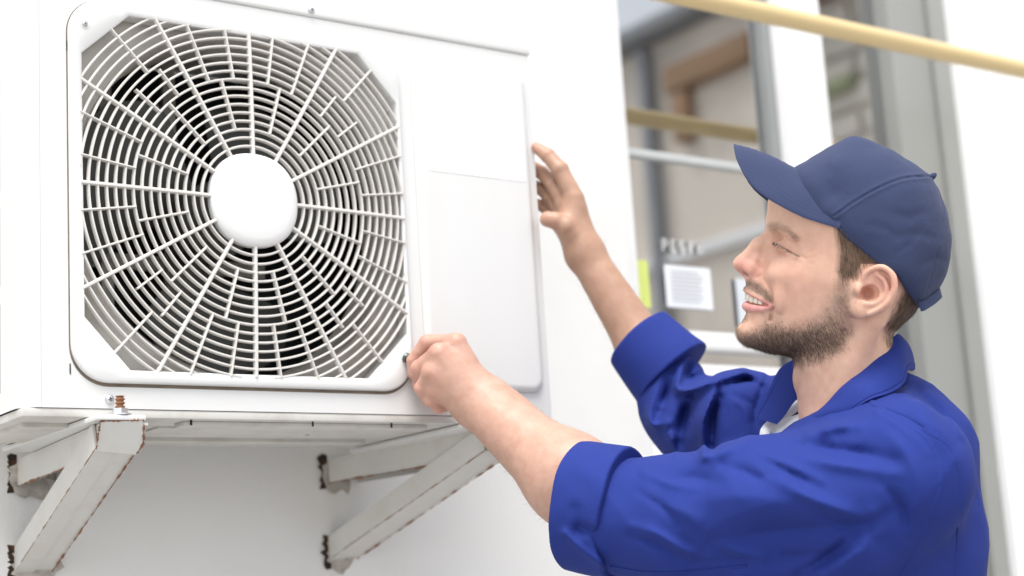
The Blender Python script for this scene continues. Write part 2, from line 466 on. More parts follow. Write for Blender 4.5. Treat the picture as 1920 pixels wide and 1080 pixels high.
    hb = auto_smooth(mesh_obj('hub_badge', V, Fc, M['frame'], grille), 40)
    # inside: recessed shroud plate with round orifice, coil, motor bars, fan
    circ = [(GX+.2125*math.cos(2*math.pi*i/96), GZ+.2125*math.sin(2*math.pi*i/96)) for i in range(96)]
    V, Fc = plate_hole((FX0-.012, FX1+.012, FZ0-.01, FZ1+.01), circ, -.334, -.332)
    sh = auto_smooth(mesh_obj('shroud', V, Fc, M['shroud'], ac), 40)
    V, Fc = [], []
    for (r_, yy) in ((.2125, -.3339), (.208, -.327), (.206, -.315), (.206, -.262)):
        for i in range(96):
            a = 2*math.pi*i/96; V.append((GX+r_*math.cos(a), yy, GZ+r_*math.sin(a)))
    for j in range(3):
        for i in range(96): Fc.append((j*96+i, j*96+(i+1) % 96, (j+1)*96+(i+1) % 96, (j+1)*96+i))
    auto_smooth(mesh_obj('orifice_ring', V, Fc, M['shroud'], sh), 60)
    # recess walls between front sheet and shroud
    lo_ = rounded_rect(FX0+.004, FX1-.004, FZ0+.004, FZ1-.004, 0.04, 8); n = len(lo_)
    V = [(p[0], YF+.002, p[1]) for p in lo_]+[(p[0], -.3343, p[1]) for p in lo_]
    mesh_obj('recess_wall', V, [(i, n+i, n+(i+1) % n, (i+1) % n) for i in range(n)], M['shroud'], sh)
    box('coil', -0.04, 0.52, -.112, -.108, 1.58, 2.06, M['coil'], ac)
    box('partition', 0.478, 0.482, -.30, -.113, 1.58, 2.06, M['coil'], ac)
    box('fan_box_wall', -0.046, -0.043, -.30, -.113, 1.58, 2.06, M['coil'], ac)
    box('motor_bar', 0.118, 0.134, -.150, -.140, 1.585, 2.06, M['shroud'], ac, 0.001)
    box('motor_bar', 0.205, 0.222, -.150, -.140, 1.585, 2.06, M['shroud'], ac, 0.001)
    box('motor_bar', 0.10, 0.35, -.1395, -.132, 1.78, 1.80, M['shroud'], ac, 0.001)
    fan = bm_obj('fan', prism_xz([(GX+.048*math.cos(2*math.pi*i/40), GZ+.048*math.sin(2*math.pi*i/40)) for i in range(40)], -.262, -.19, 0.006, 3), M['fan'], ac)
    auto_smooth(fan, 40)
    for b_ in range(3):
        a0 = R(28+120*b_); V, Fc = [], []
        nr, na = 10, 14
        for s in (0, 1):
            for i in range(nr+1):
                t = i/nr; r_ = .042+(.192-.042)*t
                half = R(26+18*math.sin(t*2.2))*(1-.35*max(0, t-.8)/.2*.9)
                for j in range(na+1):
                    q = j/na*2-1; a = a0+half*q+R(14)*t
                    yy = -.226+.030*q*(1-.15*t)+.008*(q*q)+s*.0025
                    V.append((GX+r_*math.cos(a), yy, GZ+r_*math.sin(a)))
        m_ = (nr+1)*(na+1)
        for s in (0, 1):
            for i in range(nr):
                for j in range(na):
                    q = (s*m_+i*(na+1)+j, s*m_+i*(na+1)+j+1, s*m_+(i+1)*(na+1)+j+1, s*m_+(i+1)*(na+1)+j)
                    Fc.append(q if s else q[::-1])
        auto_smooth(mesh_obj('fan_blade', V, Fc, M['fan'], fan), 60)
    # base pan with pressed beads, front lip, feet
    box('base_pan', AX0+.002, AX1-.002, YF+.0008, YB-.003, AZ0-.010, AZ0-.0003, M['pan'], ac, 0.0022, 2)
    pan = [o for o in ac.children if o.name.startswith('base_pan')][0]
    box('pressed_bead', 0.14, 0.47, -0.335, -0.305, AZ0-.0155, AZ0-.0095, M['pan'], pan, 0.005, 3)
    box('pressed_bead', 0.15, 0.47, -0.18, -0.15, AZ0-.0150, AZ0-.0095, M['pan'], pan, 0.005, 3)
    box('pressed_bead', 0.13, 0.47, -0.285, -0.20, AZ0-.0125, AZ0-.0097, M['pan'], pan, 0.0025, 2)
    box('pressed_bead', -0.035, 0.02, -0.30, -0.15, AZ0-.0150, AZ0-.0095, M['pan'], pan, 0.005, 3)
    for x, y, r_ in ((0.145, -.343, .0014), (0.30, -.346, .0012), (0.41, -.345, .0012), (0.35, -.24, .0025)):
        V, Fc = tube_data([(x, y, AZ0-.0158 if y < -.3 else AZ0-.0128), (x, y, AZ0-.0095)], r_, 12); mesh_obj('drain_hole', V, Fc, M['black'], pan)
    for x0, rz in ((0.047, -5.0), (0.535, 4.0)):
        f0 = box('foot', x0-.030, x0+.026, -0.386, YB+.01, 1.5545, 1.5605, M['casing'], ac, 0.002)
    # screws
    def screw(x, z, y, r_, parent=ac):
        pts = []
        V, Fc = [], []; n = 20
        for rr, yy in ((1.0, 0.0), (0.97, -.35), (0.75, -.62), (0.4, -.75)):
            for i in range(n):
                a = 2*math.pi*i/n; V.append((x+r_*rr*math.cos(a), y+r_*yy, z+r_*rr*math.sin(a)))
        for j in range(3):
            for i in range(n): Fc.append((j*n+i, j*n+(i+1) % n, (j+1)*n+(i+1) % n, (j+1)*n+i))
        Fc.append(tuple(3*n+i for i in range(n)))
        s = auto_smooth(mesh_obj('screw', V, Fc, M['zinc'], parent), 60)
        for a in (R(20), R(110)):
            d = Vector((math.cos(a), 0, math.sin(a)))*r_*.5; t = Vector((-math.sin(a), 0, math.cos(a)))*r_*.09
            c = Vector((x, y-r_*.77, z)); mesh_obj('slot', [c-d-t, c+d-t, c+d+t, c-d+t], [(0, 1, 2, 3)], M['black'], s)
    screw(0.0445, 1.5818, YF, .0052)
    screw(0.3150, 2.0790, YF-.0025, .0045)
    screw(0.0190, 2.0115, YG, .0033)
    cr = tube_data([(0.0190, YG-.0002, 2.0115), (0.0190, YG-.0004, 2.0115)], .0062, 20); mesh_obj('screw_recess', cr[0], cr[1], M['grille'], grille)
    for z in (1.99, 1.62): mesh_obj('dark_mark', [(FX0-.0012, YF-.001, z), (FX0+.0002, YF-.001, z), (FX0+.0002, YF-.001, z-.012), (FX0-.0012, YF-.001, z-.012)], [(0, 1, 2, 3)], M['black'], ac)  # flat black marks at the left edge of the frame
build_ac()

# ------------------------------------------------------------------ wall brackets
def build_bracket(name, label, group):
    """built along -y from the wall at its own origin (x right, y out of the wall is negative, z up); returns its empty"""
    e = bpy.data.objects.new(name, None); COL.objects.link(e); e.empty_display_size = .05
    tag(e, label, 'bracket', group)
    L_ = 0.383
    def ang(name, pts, rust_edges=True):
        pass
    # horizontal channel: left web and a top flange, right web; open below
    bm = bmesh.new()
    def slab(x0, x1, y0, y1, z0, z1, cut=0.0):
        v = [bm.verts.new(p) for p in ((x0, y0, z0), (x1, y0, z0), (x1, y1, z0), (x0, y1, z0), (x0, y0, z1), (x1, y0, z1), (x1, y1, z1), (x0, y1, z1))]
        if cut:
            for i in (0, 1): v[i].co.y += cut           # bottom of the tip cut back
        for f in ((3, 2, 1, 0), (4, 5, 6, 7), (0, 1, 5, 4), (1, 2, 6, 5), (2, 3, 7, 6), (3, 0, 4, 7)): bm.faces.new([v[i] for i in f])
    H = 0.034
    slab(0, .003, -L_+.012, 0.03, -H, -.0031, 0.055)
    slab(0, .052, -L_+.012, 0.03, -.003, 0)
    slab(.049, .052, -L_+.012, 0.03, -H, -.0031, 0.055)
    arm = bm_obj('arm', bm, M['bracketp'], e, world=False)
    # strut: channel with its web facing outwards, from the wall up to the tip
    bm = bmesh.new()
    p0 = np.array([0, 0.03, -.150]); p1 = np.array([0, -L_+.024, -.026])
    W = 0.047
    d = (p1-p0)/np.linalg.norm(p1-p0); nrm = np.array([0, d[2], -d[1]]); nrm = nrm if nrm[1] < 0 else -nrm   # out and down
    def sl(x0, x1, a0, a1, s0=0.0, s1=0.0):
        v = []
        for q, s in ((p0, s0), (p1, s1)):
            for x, a in ((x0, a0), (x1, a0), (x1, a1), (x0, a1)):
                v.append(bm.verts.new(tuple(q+d*s+nrm*a+np.array([x, 0, 0]))))
        for f in ((0, 1, 2, 3), (7, 6, 5, 4), (0, 4, 5, 1), (1, 5, 6, 2), (2, 6, 7, 3), (3, 7, 4, 0)): bm.faces.new([v[i] for i in f])
    sl(-.004, .0195, 0, .003); 
    sl(.0197, W-.004, -.0016, .0014)                     # web creased along its middle
    sl(-.004, -.001, -.0290, -.0002); sl(W-.007, W-.004, -.0290, -.0018)
    strut = bm_obj('strut', bm, M['bracketp'], e, world=False)
    # turned-down nose plate that closes the tip
    bm = bmesh.new()
    pts = [(-.004, -.0005), (W-.004, .001), (W, -.022), (W-.006, -.034), (-.004, -.030)]
    a = [bm.verts.new((p[0], -L_-p[1]*.62, p[1])) for p in pts]; b = [bm.verts.new((p[0], -L_+.0035-p[1]*.62, p[1])) for p in pts]
    bm.faces.new(a); bm.faces.new(b[::-1])
    for i in range(5): bm.faces.new((a[i], b[i], b[(i+1) % 5], a[(i+1) % 5]))
    bm_obj('nose_plate', bm, M['bracketp'], e, world=False)
    # rusted edges
    def rusty(path, r_):
        fine = []
        for i in range(len(path)-1):
            for q in range(3): fine.append(np.array(path[i])+(np.array(path[i+1])-np.array(path[i]))*q/3.0)
        fine.append(np.array(path[-1])); ph = rng.random()*6
        rr_ = [r_*.72*max(.15, .75+.55*math.sin(i*.37+ph)+.45*math.sin(i*1.31+2*ph)+rng.normal(0, .25)) for i in range(len(fine))]
        V, Fc = tube_data(fine, rr_, 6)
        V = [v+rng.normal(0, r_*.22, 3) for v in V]
        mesh_obj('rusty_edge', V, Fc, M['rust'], e, world=False, smooth=True)
    def seg(a, b, n=14): return [np.array(a)+(np.array(b)-np.array(a))*i/n for i in range(n+1)]
    rusty(seg((-.0005, 0.0, -H), (-.0005, -L_+.066, -H)), .0013)
    rusty(seg((-.0005, -L_+.066, -H), (-.0005, -L_+.012, -.006)), .0012)
    rusty(seg(tuple(p0+nrm*.003+np.array([W-.004, -.03*0, 0])), tuple(p1+nrm*.003+np.array([W-.004, 0, 0])), 24), .0012)
    rusty(seg((-.0045, -L_-.0003, 0.0), (W-.004, -L_-.0003, .0015)), .0014)
    rusty(seg((W-.004, -L_-.0003, .0015), (W, -L_+.0133, -.022))+seg((W, -L_+.0133, -.022), (W-.006, -L_+.0207, -.034), 6), .0016)
    rusty(seg((-.0045, -L_, 0.0), (-.0045, -L_+.0172, -.028)), .0012)
    rusty(seg(tuple(p0+nrm*.002+np.array([-.004, 0, 0])), tuple(p1+nrm*.002+np.array([-.004, 0, 0])), 24), .0007)
    # ragged mortar where the steel enters the wall
    for cz, h in ((-.018, .052), (-.132, .05)):
        V, Fc = [], []; n = 26
        for i in range(n):
            a_ = 2*math.pi*i/n; j_ = 1+rng.normal(0, .12)
            V.append((.020+.030*math.cos(a_)*j_, -.0012-rng.random()*.002, cz-.006+h*.50*math.sin(a_)*j_))
        V.append((.024, -.006, cz))
        for i in range(n): Fc.append((i, (i+1) % n, n))
        mesh_obj('broken_mortar', V, Fc, M['mortar'], e, world=False)
        V, Fc = [], []; n = 18                                  # ragged dark cavity beside the steel
        out = [(-.0005, cz+h*.46-h*.92*i/8) for i in range(9)]+[(-.0125+.0045*math.sin(i*2.7+cz*90)+rng.normal(0, .0016), cz-h*.48+h*.98*i/8) for i in range(9)]
        for q in out: V.append((q[0], -.0012, q[1]))
        V.append((-.006, -.0006, cz))
        for i in range(n): Fc.append((i, (i+1) % n, n))
        mesh_obj('wall_hole', V, Fc, M['cavity'], e, world=False)
    return e

def copy_tree(o, parent=None):
    c = o.copy(); COL.objects.link(c)
    if parent is not None: c.parent = parent; c.matrix_parent_inverse = o.matrix_parent_inverse.copy()
    for ch in list(o.children): copy_tree(ch, c)
    return c

b1 = build_bracket('wall_bracket', 'rust edged steel wall bracket under the left end of the air conditioner', 'brackets carrying the air conditioner')
b2 = copy_tree(b1)
b1.location = (0.0615, 0, 1.5535); b1.rotation_euler = (0, 0, R(-5.2))
b2.location = (0.5107, 0, 1.5545); b2.rotation_euler = (0, 0, R(5.0))
b2['label'] = 'stained steel wall bracket under the right end of the air conditioner, behind the forearm'

# bolt through the near foot
def build_bolt(x, y, z, label):
    e = empty('bolt', (x, y, z), label, 'bolt', None)
    V, Fc = [], []; n = 16; turns = 8; h = 0.0215; m_ = turns*6
    for i in range(m_+1):
        rr = .0046+.0007*(1 if (i % 6) in (0, 1, 2) else -1)
        for k in range(n):
            a = 2*math.pi*k/n; V.append((rr*math.cos(a), rr*math.sin(a), -.012+.0335*i/m_))
    for i in range(m_):
        for k in range(n): Fc.append((i*n+k, i*n+(k+1) % n, (i+1)*n+(k+1) % n, (i+1)*n+k))
    Fc.append(tuple(m_*n+k for k in range(n)))
    mesh_obj('thread', V, Fc, M['rust'], e, world=False)
    def prism(rad, z0, z1, n, nm, mt):
        V = [(rad*math.cos(2*math.pi*k/n+.3), rad*math.sin(2*math.pi*k/n+.3), zz) for zz in (z0, z1) for k in range(n)]
        Fc = [(k, (k+1) % n, n+(k+1) % n, n+k) for k in range(n)]+[tuple(range(n))[::-1], tuple(range(n, 2*n))]
        mesh_obj(nm, V, Fc, mt, e, world=False)
    prism(.0125, .0, .0018, 24, 'washer', M['zinc']); prism(.0088, .0019, .0078, 6, 'nut', M['zinc'])
    return e
build_bolt(0.0475, -.3745, 1.5607, 'rusty threaded bolt with zinc nut holding the left foot of the unit')

# ------------------------------------------------------------------ gas pipe
gp = tube('gas_pipe', [(-6.5, -.2, 2.288), (0, -.2, 2.288), (1.6, -.2, 2.2885), (7.5, -.2, 2.290)], 0.0172, M['pipe'], None, 32)
tag(gp, 'yellow painted pipe running along the wall above the man', 'pipe')

# ================================================================== sculpting tools (signed distance fields)
def smin(a, b, k):
    h = np.clip(0.5+0.5*(b-a)/k, 0, 1)
    return b+(a-b)*h-k*h*(1-h)
def smax(a, b, k): return -smin(-a, -b, k)
def capsule(P, a, b, ra, rb):
    a = np.asarray(a, np.float32); b = np.asarray(b, np.float32); ab = b-a
    t = np.clip(((P-a)@ab)/(ab@ab+1e-12), 0, 1)
    return np.linalg.norm(P-a-t[:, None]*ab, axis=1)-(ra+(rb-ra)*t)
def chain(P, pts, rads, k=None):
    d = None
    for i in range(len(pts)-1):
        c = capsule(P, pts[i], pts[i+1], rads[i], rads[i+1])
        d = c if d is None else (np.minimum(d, c) if not k else smin(d, c, k))
    return d
def ellipsoid(P, c, r, rot=None):
    q = P-np.asarray(c, np.float32)
    if rot is not None: q = q@rot
    r = np.asarray(r, np.float32)
    k0 = np.linalg.norm(q/r, axis=1); k1 = np.linalg.norm(q/(r*r), axis=1)
    return k0*(k0-1)/(k1+1e-9)
def seg2(x, y, pts):
    """distance in the plane to a polyline and the running parameter 0..1"""
    best = np.full(x.shape, 1e9, np.float32); par = np.zeros_like(best); n = len(pts)-1
    for i in range(n):
        ax, ay = pts[i]; bx, by = pts[i+1]; dx, dy = bx-ax, by-ay
        t = np.clip(((x-ax)*dx+(y-ay)*dy)/(dx*dx+dy*dy+1e-9), 0, 1)
        d = np.hypot(x-ax-t*dx, y-ay-t*dy); m = d < best
        best = np.where(m, d, best); par = np.where(m, (i+t)/n, par)
    return best, par
def spline(pts, n=24):
    """smooth curve through points (Catmull-Rom)"""
    P = [np.array(p, float) for p in pts]; P = [2*P[0]-P[1]]+P+[2*P[-1]-P[-2]]; out = []
    m = len(P)-3
    for s in range(n+1):
        u = s/n*m; i = min(int(u), m-1); t = u-i; a, b, c, d = P[i:i+4]
        out.append(.5*((2*b)+(-a+c)*t+(2*a-5*b+4*c-d)*t*t+(-a+3*b-3*c+d)*t**3))
    return out
def in_poly(x, y, poly):
    ins = np.zeros(x.shape, bool); n = len(poly)
    for i in range(n):
        x0, y0 = poly[i]; x1, y1 = poly[(i+1) % n]
        if y0 == y1: continue
        c = ((y0 > y) != (y1 > y)) & (x < (x1-x0)*(y-y0)/(y1-y0)+x0)
        ins ^= c
    return ins
def soft_poly(x, y, poly, feather):
    d, _ = seg2(x, y, list(poly)+[poly[0]])
    s = np.where(in_poly(x, y, poly), d, -d)
    return np.clip(0.5+s/(2*feather), 0, 1)
def hash_noise(P, scale, seed=0):
    """smooth value noise in -1..1"""
    q = np.asarray(P)/scale; i = np.floor(q).astype(np.int64); f = (q-i); f = f*f*(3-2*f); out = 0
    for dx in (0, 1):
        for dy in (0, 1):
            for dz in (0, 1):
                h = ((i[:, 0]+dx)*73856093) ^ ((i[:, 1]+dy)*19349663) ^ ((i[:, 2]+dz)*83492791) ^ (seed*2654435761)
                h = (h ^ (h >> 13))*1274126177 & 0x7fffffff; h = (h ^ (h >> 16)) & 0xffff
                wgt = (f[:, 0] if dx else 1-f[:, 0])*(f[:, 1] if dy else 1-f[:, 1])*(f[:, 2] if dz else 1-f[:, 2])
                out = out+wgt*(h/32767.5-1)
    return out

def surface(func, lo, hi, h):
    """mesh of func = 0 inside the box lo..hi with cells of size h (naive surface nets); returns verts, quads"""
    lo = np.asarray(lo, np.float64); B = 8
    nb = np.ceil((np.asarray(hi)-lo)/(h*B)).astype(int); n = nb*B+1
    F = np.full(tuple(n), 1e3, np.float32)
    cc = np.stack(np.meshgrid(*[np.arange(k) for k in nb], indexing='ij'), -1).reshape(-1, 3)
    ctr = lo+(cc*B+B/2)*h
    d = func(ctr.astype(np.float32))
    for b, dv in zip(cc[d < 0], d[d < 0]):
        F[b[0]*B:(b[0]+1)*B+1, b[1]*B:(b[1]+1)*B+1, b[2]*B:(b[2]+1)*B+1] = -1e3
    act = cc[np.abs(d) < B*h*1.25]
    off = np.stack(np.meshgrid(*[np.arange(B+1)]*3, indexing='ij'), -1).reshape(-1, 3)
    for s in range(0, len(act), 1200):
        a = act[s:s+1200]; idx = (a[:, None, :]*B+off[None]).reshape(-1, 3)
        v = func((lo+idx*h).astype(np.float32)); F[idx[:, 0], idx[:, 1], idx[:, 2]] = v
    S = F < 0
    c = np.zeros(tuple(n-1), np.int8)
    for dx in (0, 1):
        for dy in (0, 1):
            for dz in (0, 1): c += S[dx:n[0]-1+dx, dy:n[1]-1+dy, dz:n[2]-1+dz]
    cells = np.argwhere((c > 0) & (c < 8))
    vid = np.full(tuple(n-1), -1, np.int64); vid[tuple(cells.T)] = np.arange(len(cells))
    acc = np.zeros((len(cells), 3)); cnt = np.zeros(len(cells))
    cor = [(i, j, k) for i in (0, 1) for j in (0, 1) for k in (0, 1)]
    for a_ in cor:
        for ax in range(3):
            if a_[ax]: continue
            b_ = list(a_); b_[ax] = 1
            fa = F[cells[:, 0]+a_[0], cells[:, 1]+a_[1], cells[:, 2]+a_[2]]; fb = F[cells[:, 0]+b_[0], cells[:, 1]+b_[1], cells[:, 2]+b_[2]]
            m = (fa < 0) != (fb < 0); t = np.where(m, fa/(fa-fb+1e-20), 0)
            p = np.tile(np.array(a_, float), (len(cells), 1)); p[:, ax] = t
            acc[m] += p[m]; cnt[m] += 1
    V = lo+(cells+acc/cnt[:, None])*h
    Q = []
    for ax in range(3):
        u_, v_ = (ax+1) % 3, (ax+2) % 3
        sl0 = [slice(None)]*3; sl1 = [slice(None)]*3; sl0[ax] = slice(0, -1); sl1[ax] = slice(1, None)
        e = np.argwhere(S[tuple(sl0)] != S[tuple(sl1)])
        e = e[(e[:, u_] > 0) & (e[:, v_] > 0) & (e[:, u_] < n[u_]-1) & (e[:, v_] < n[v_]-1)]
        ins = S[tuple(e.T)]
        def cell(du, dv):
            q = e.copy(); q[:, u_] += du; q[:, v_] += dv; return vid[tuple(q.T)]
        q = np.stack([cell(-1, -1), cell(0, -1), cell(0, 0), cell(-1, 0)], 1)
        q[~ins] = q[~ins][:, ::-1]; Q.append(q)
    Q = np.concatenate(Q); Q = Q[(Q >= 0).all(1)]
    return V, Q

def relax(V, Q, it=2, lam=0.5):
    """a little surface smoothing that takes the grid pattern out of the mesh"""
    n = len(V); e = np.concatenate([Q[:, [0, 1]], Q[:, [1, 2]], Q[:, [2, 3]], Q[:, [3, 0]]])
    for k in range(it):
        for l in (lam, -lam*1.04):
            s = np.zeros_like(V); c = np.zeros(n)
            for a in (0, 1): 
                for ax in range(3): s[:, ax] += np.bincount(e[:, a], V[e[:, 1-a], ax], n)
                c += np.bincount(e[:, a], minlength=n)
            V = V+l*(s/np.maximum(c, 1)[:, None]-V)
    return V

def np_mesh(name, V, Q, mat, parent=None, smooth=True, attrs=None):
    me = bpy.data.meshes.new(name); V = np.asarray(V, np.float32); Q = np.asarray(Q, np.int32); k = Q.shape[1]
    me.vertices.add(len(V)); me.vertices.foreach_set('co', V.ravel())
    me.loops.add(Q.size); me.loops.foreach_set('vertex_index', Q.ravel())
    me.polygons.add(len(Q)); me.polygons.foreach_set('loop_start', np.arange(0, Q.size, k, dtype=np.int32))
    me.polygons.foreach_set('loop_total', np.full(len(Q), k, np.int32))
    me.polygons.foreach_set('use_smooth', np.full(len(Q), smooth)); me.update(calc_edges=True); me.validate()
    for nm, arr in (attrs or {}).items():
        at = me.color_attributes.new(nm, 'FLOAT_COLOR', 'POINT')
        at.data.foreach_set('color', np.concatenate([arr, np.ones((len(arr), 1))], 1).astype(np.float32).ravel())
    if mat is not None: me.materials.append(mat)
    o = bpy.data.objects.new(name, me); link(o, parent)
    if parent is not None: o.matrix_parent_inverse = world_matrix(parent).inverted()
    return o

def strand_mesh(roots, dirs, lens, rad, bend, cols):
    """tapered hairs: root triangle, middle triangle, tip; returns verts, tris as quads-free arrays, colours"""
    n = len(roots); dirs = dirs/np.linalg.norm(dirs, axis=1, keepdims=True)
    ref = np.cross(dirs, np.array([0.3, 0.5, 0.81])); ref /= np.linalg.norm(ref, axis=1, keepdims=True); bi = np.cross(dirs, ref)
    mid = roots+dirs*(lens*.55)[:, None]+bend*(lens*.25)[:, None]; tip = roots+dirs*(lens*.95)[:, None]+bend*(lens)[:, None]
    V = np.zeros((n, 7, 3)); rad = np.broadcast_to(rad, (n,))
    for k in range(3):
        a = 2*math.pi*k/3; o = (ref*math.cos(a)+bi*math.sin(a))
        V[:, k] = roots+o*rad[:, None]; V[:, 3+k] = mid+o*(rad*.8)[:, None]
    V[:, 6] = tip
    T = []
    for k in range(3):
        j = (k+1) % 3; T += [(k, j, 3+j), (k, 3+j, 3+k), (3+k, 3+j, 6)]
    T = np.array(T); tri = (np.arange(n)[:, None, None]*7+T[None]).reshape(-1, 3)
    return V.reshape(-1, 3), tri, np.repeat(cols, 7, 0)

# ================================================================== the man
HEAD_D = 1.85
HC = pd(1560, 470, HEAD_D)
_n = (CAM-HC)/np.linalg.norm(CAM-HC)                 # sideways axis of the head: his left side
_u = UPV-_n*(UPV@_n); _u /= np.linalg.norm(_u)
_x = np.cross(_u, _n)                                 # backwards axis (to the right in the picture)
HS = HEAD_D/FPX*np.linalg.norm(FWD+RGT*(600/FPX)+UPV*(70/FPX))    # metres per unit
TW = R(1.5)                                           # face turned a little to the viewer
_hx = _x*math.cos(TW)-_n*math.sin(TW); _hn = _n*math.cos(TW)+_x*math.sin(TW)
def H2W(P):
    """head units (x, y down as in the picture, side) to world"""
    P = np.asarray(P, float)
    return HC+HS*((P[..., 0:1]-1560)*_hx-(P[..., 1:2]-470)*_u+P[..., 2:3]*_hn)

def rbf_fit(pts):
    A = np.array(pts, float); X = A[:, :2]/100.0; n = len(X)
    r = np.linalg.norm(X[:, None]-X[None], axis=2); K = np.where(r > 0, r*r*np.log(r+1e-12), 0)
    Pm = np.concatenate([np.ones((n, 1)), X], 1)
    K = K+np.eye(n)*1e-3
    Mx = np.block([[K, Pm], [Pm.T, np.zeros((3, 3))]]); b = np.concatenate([A[:, 2], np.zeros(3)])
    w = np.linalg.solve(Mx, b); return X, w
def rbf_grid(fit, x0, x1, y0, y1, step):
    X, wv = fit; xs = np.arange(x0, x1+step, step); ys = np.arange(y0, y1+step, step)
    gx, gy = np.meshgrid(xs/100, ys/100); out = np.full(gx.shape, wv[-3])+wv[-2]*gx+wv[-1]*gy
    for i in range(len(X)):
        r2 = (gx-X[i, 0])**2+(gy-X[i, 1])**2; out += wv[i]*r2*.5*np.log(r2+1e-20)
    return (x0, y0, step, out.astype(np.float32))
def gsample(g, x, y):
    x0, y0, st, G = g; u = np.clip((x-x0)/st, 0, G.shape[1]-1.001); v = np.clip((y-y0)/st, 0, G.shape[0]-1.001)
    i = u.astype(int); j = v.astype(int); a = u-i; b = v-j
    return (G[j, i]*(1-a)+G[j, i+1]*a)*(1-b)+(G[j+1, i]*(1-a)+G[j+1, i+1]*a)*b
def relief(sil, widths, out_d=28, box_=(1340, 1820, 220, 720)):
    """solid whose outline in the side view is sil and whose half width is given at points"""
    pts = []; cx = np.mean([p[0] for p in sil]); cy = np.mean([p[1] for p in sil]); n = len(sil)
    for i, (x, y) in enumerate(sil):
        pts.append((x, y, 0.0))
        p, q = np.array(sil[i-1], float), np.array(sil[(i+1) % n], float); t = q-p; nn = np.array([t[1], -t[0]])/np.linalg.norm(t)
        if nn@np.array([x-cx, y-cy]) < 0: nn = -nn
        pts.append((x+nn[0]*out_d, y+nn[1]*out_d, -2600.0))
    pts += [(x, y, w*w) for x, y, w in widths]
    g = rbf_grid(rbf_fit(pts), *box_, 3.0)
    gy, gx = np.gradient(g[3], 3.0); g2 = (g[0], g[1], g[2], np.hypot(gx, gy).astype(np.float32))
    def f(P):
        G = gsample(g, P[:, 0], P[:, 1]); gr = gsample(g2, P[:, 0], P[:, 1]); c = P[:, 2]
        return (c*c-G)/np.sqrt(4*c*c+gr*gr+400)
    return f

HEAD_SIL = [(1458, 345), (1443, 382), (1440, 410), (1443, 432), (1438, 460), (1426, 488), (1412, 512), (1403, 527), (1407, 541), (1409, 556), (1405, 572), (1401, 592), (1394, 607),
            (1391, 622), (1400, 639), (1424, 651), (1465, 660), (1510, 662), (1555, 655), (1600, 640), (1645, 628), (1688, 602), (1722, 560), (1746, 500), (1755, 430), (1735, 352), (1685, 302), (1605, 284), (1520, 298)]
HEAD_W = [(1452, 395, 30), (1470, 392, 60), (1500, 395, 86), (1535, 400, 104), (1580, 400, 117), (1640, 420, 123), (1690, 430, 108), (1725, 440, 76),
          (1455, 425, 34), (1475, 425, 62), (1500, 430, 84), (1530, 440, 101),
          (1452, 452, 26), (1462, 460, 40), (1478, 464, 58), (1500, 470, 79), (1530, 470, 98), (1570, 470, 111), (1620, 480, 119), (1680, 490, 105),
          (1440, 495, 30), (1455, 500, 52), (1475, 505, 71), (1500, 508, 88), (1530, 510, 100), (1570, 515, 110), (1620, 530, 113),
          (1420, 528, 27), (1438, 533, 45), (1455, 540, 60), (1480, 545, 76), (1520, 545, 92), (1570, 555, 104),
          (1408, 560, 18), (1420, 560, 33), (1440, 565, 47), (1460, 570, 59), (1490, 575, 74), (1540, 575, 92), (1590, 580, 102), (1650, 560, 98), (1700, 540, 72),
          (1410, 600, 26), (1430, 605, 42), (1460, 605, 56), (1500, 608, 72), (1550, 606, 88), (1600, 600, 95), (1650, 595, 78),
          (1405, 622, 25), (1425, 632, 35), (1460, 638, 46), (1510, 640, 62), (1560, 632, 76), (1600, 620, 80)]
_headf = relief(HEAD_SIL, HEAD_W)

EAR_OUT = spline([(1611, 531, 114), (1615, 511, 121), (1632, 500, 127), (1648, 501, 131), (1661, 514, 133), (1664, 535, 133), (1657, 556, 129), (1641, 571, 125), (1622, 581, 120)], 30)
EAR_ANTI = spline([(1634, 511, 123), (1646, 522, 126), (1651, 538, 127), (1645, 554, 125), (1630, 564, 122), (1614, 564, 119)], 16)
UPLID = [(1455, 455), (1466, 460.5), (1480, 470), (1500, 480), (1510, 483)]
LIDFOLD = [(1463, 450), (1474, 457), (1488, 468), (1506, 479)]
NASO = spline([(1434, 519), (1446, 536), (1453, 556), (1454, 574), (1449, 596)], 10)
MOUTH_SEAM_U = [(1405, 541.5, 0), (1409, 544, 14), (1419, 550, 30), (1434, 560, 43), (1450, 570, 52)]
MOUTH_SEAM_L = [(1405, 572, 0), (1408.5, 573, 16), (1419, 575.5, 32), (1434, 576, 44), (1450, 572.5, 52)]

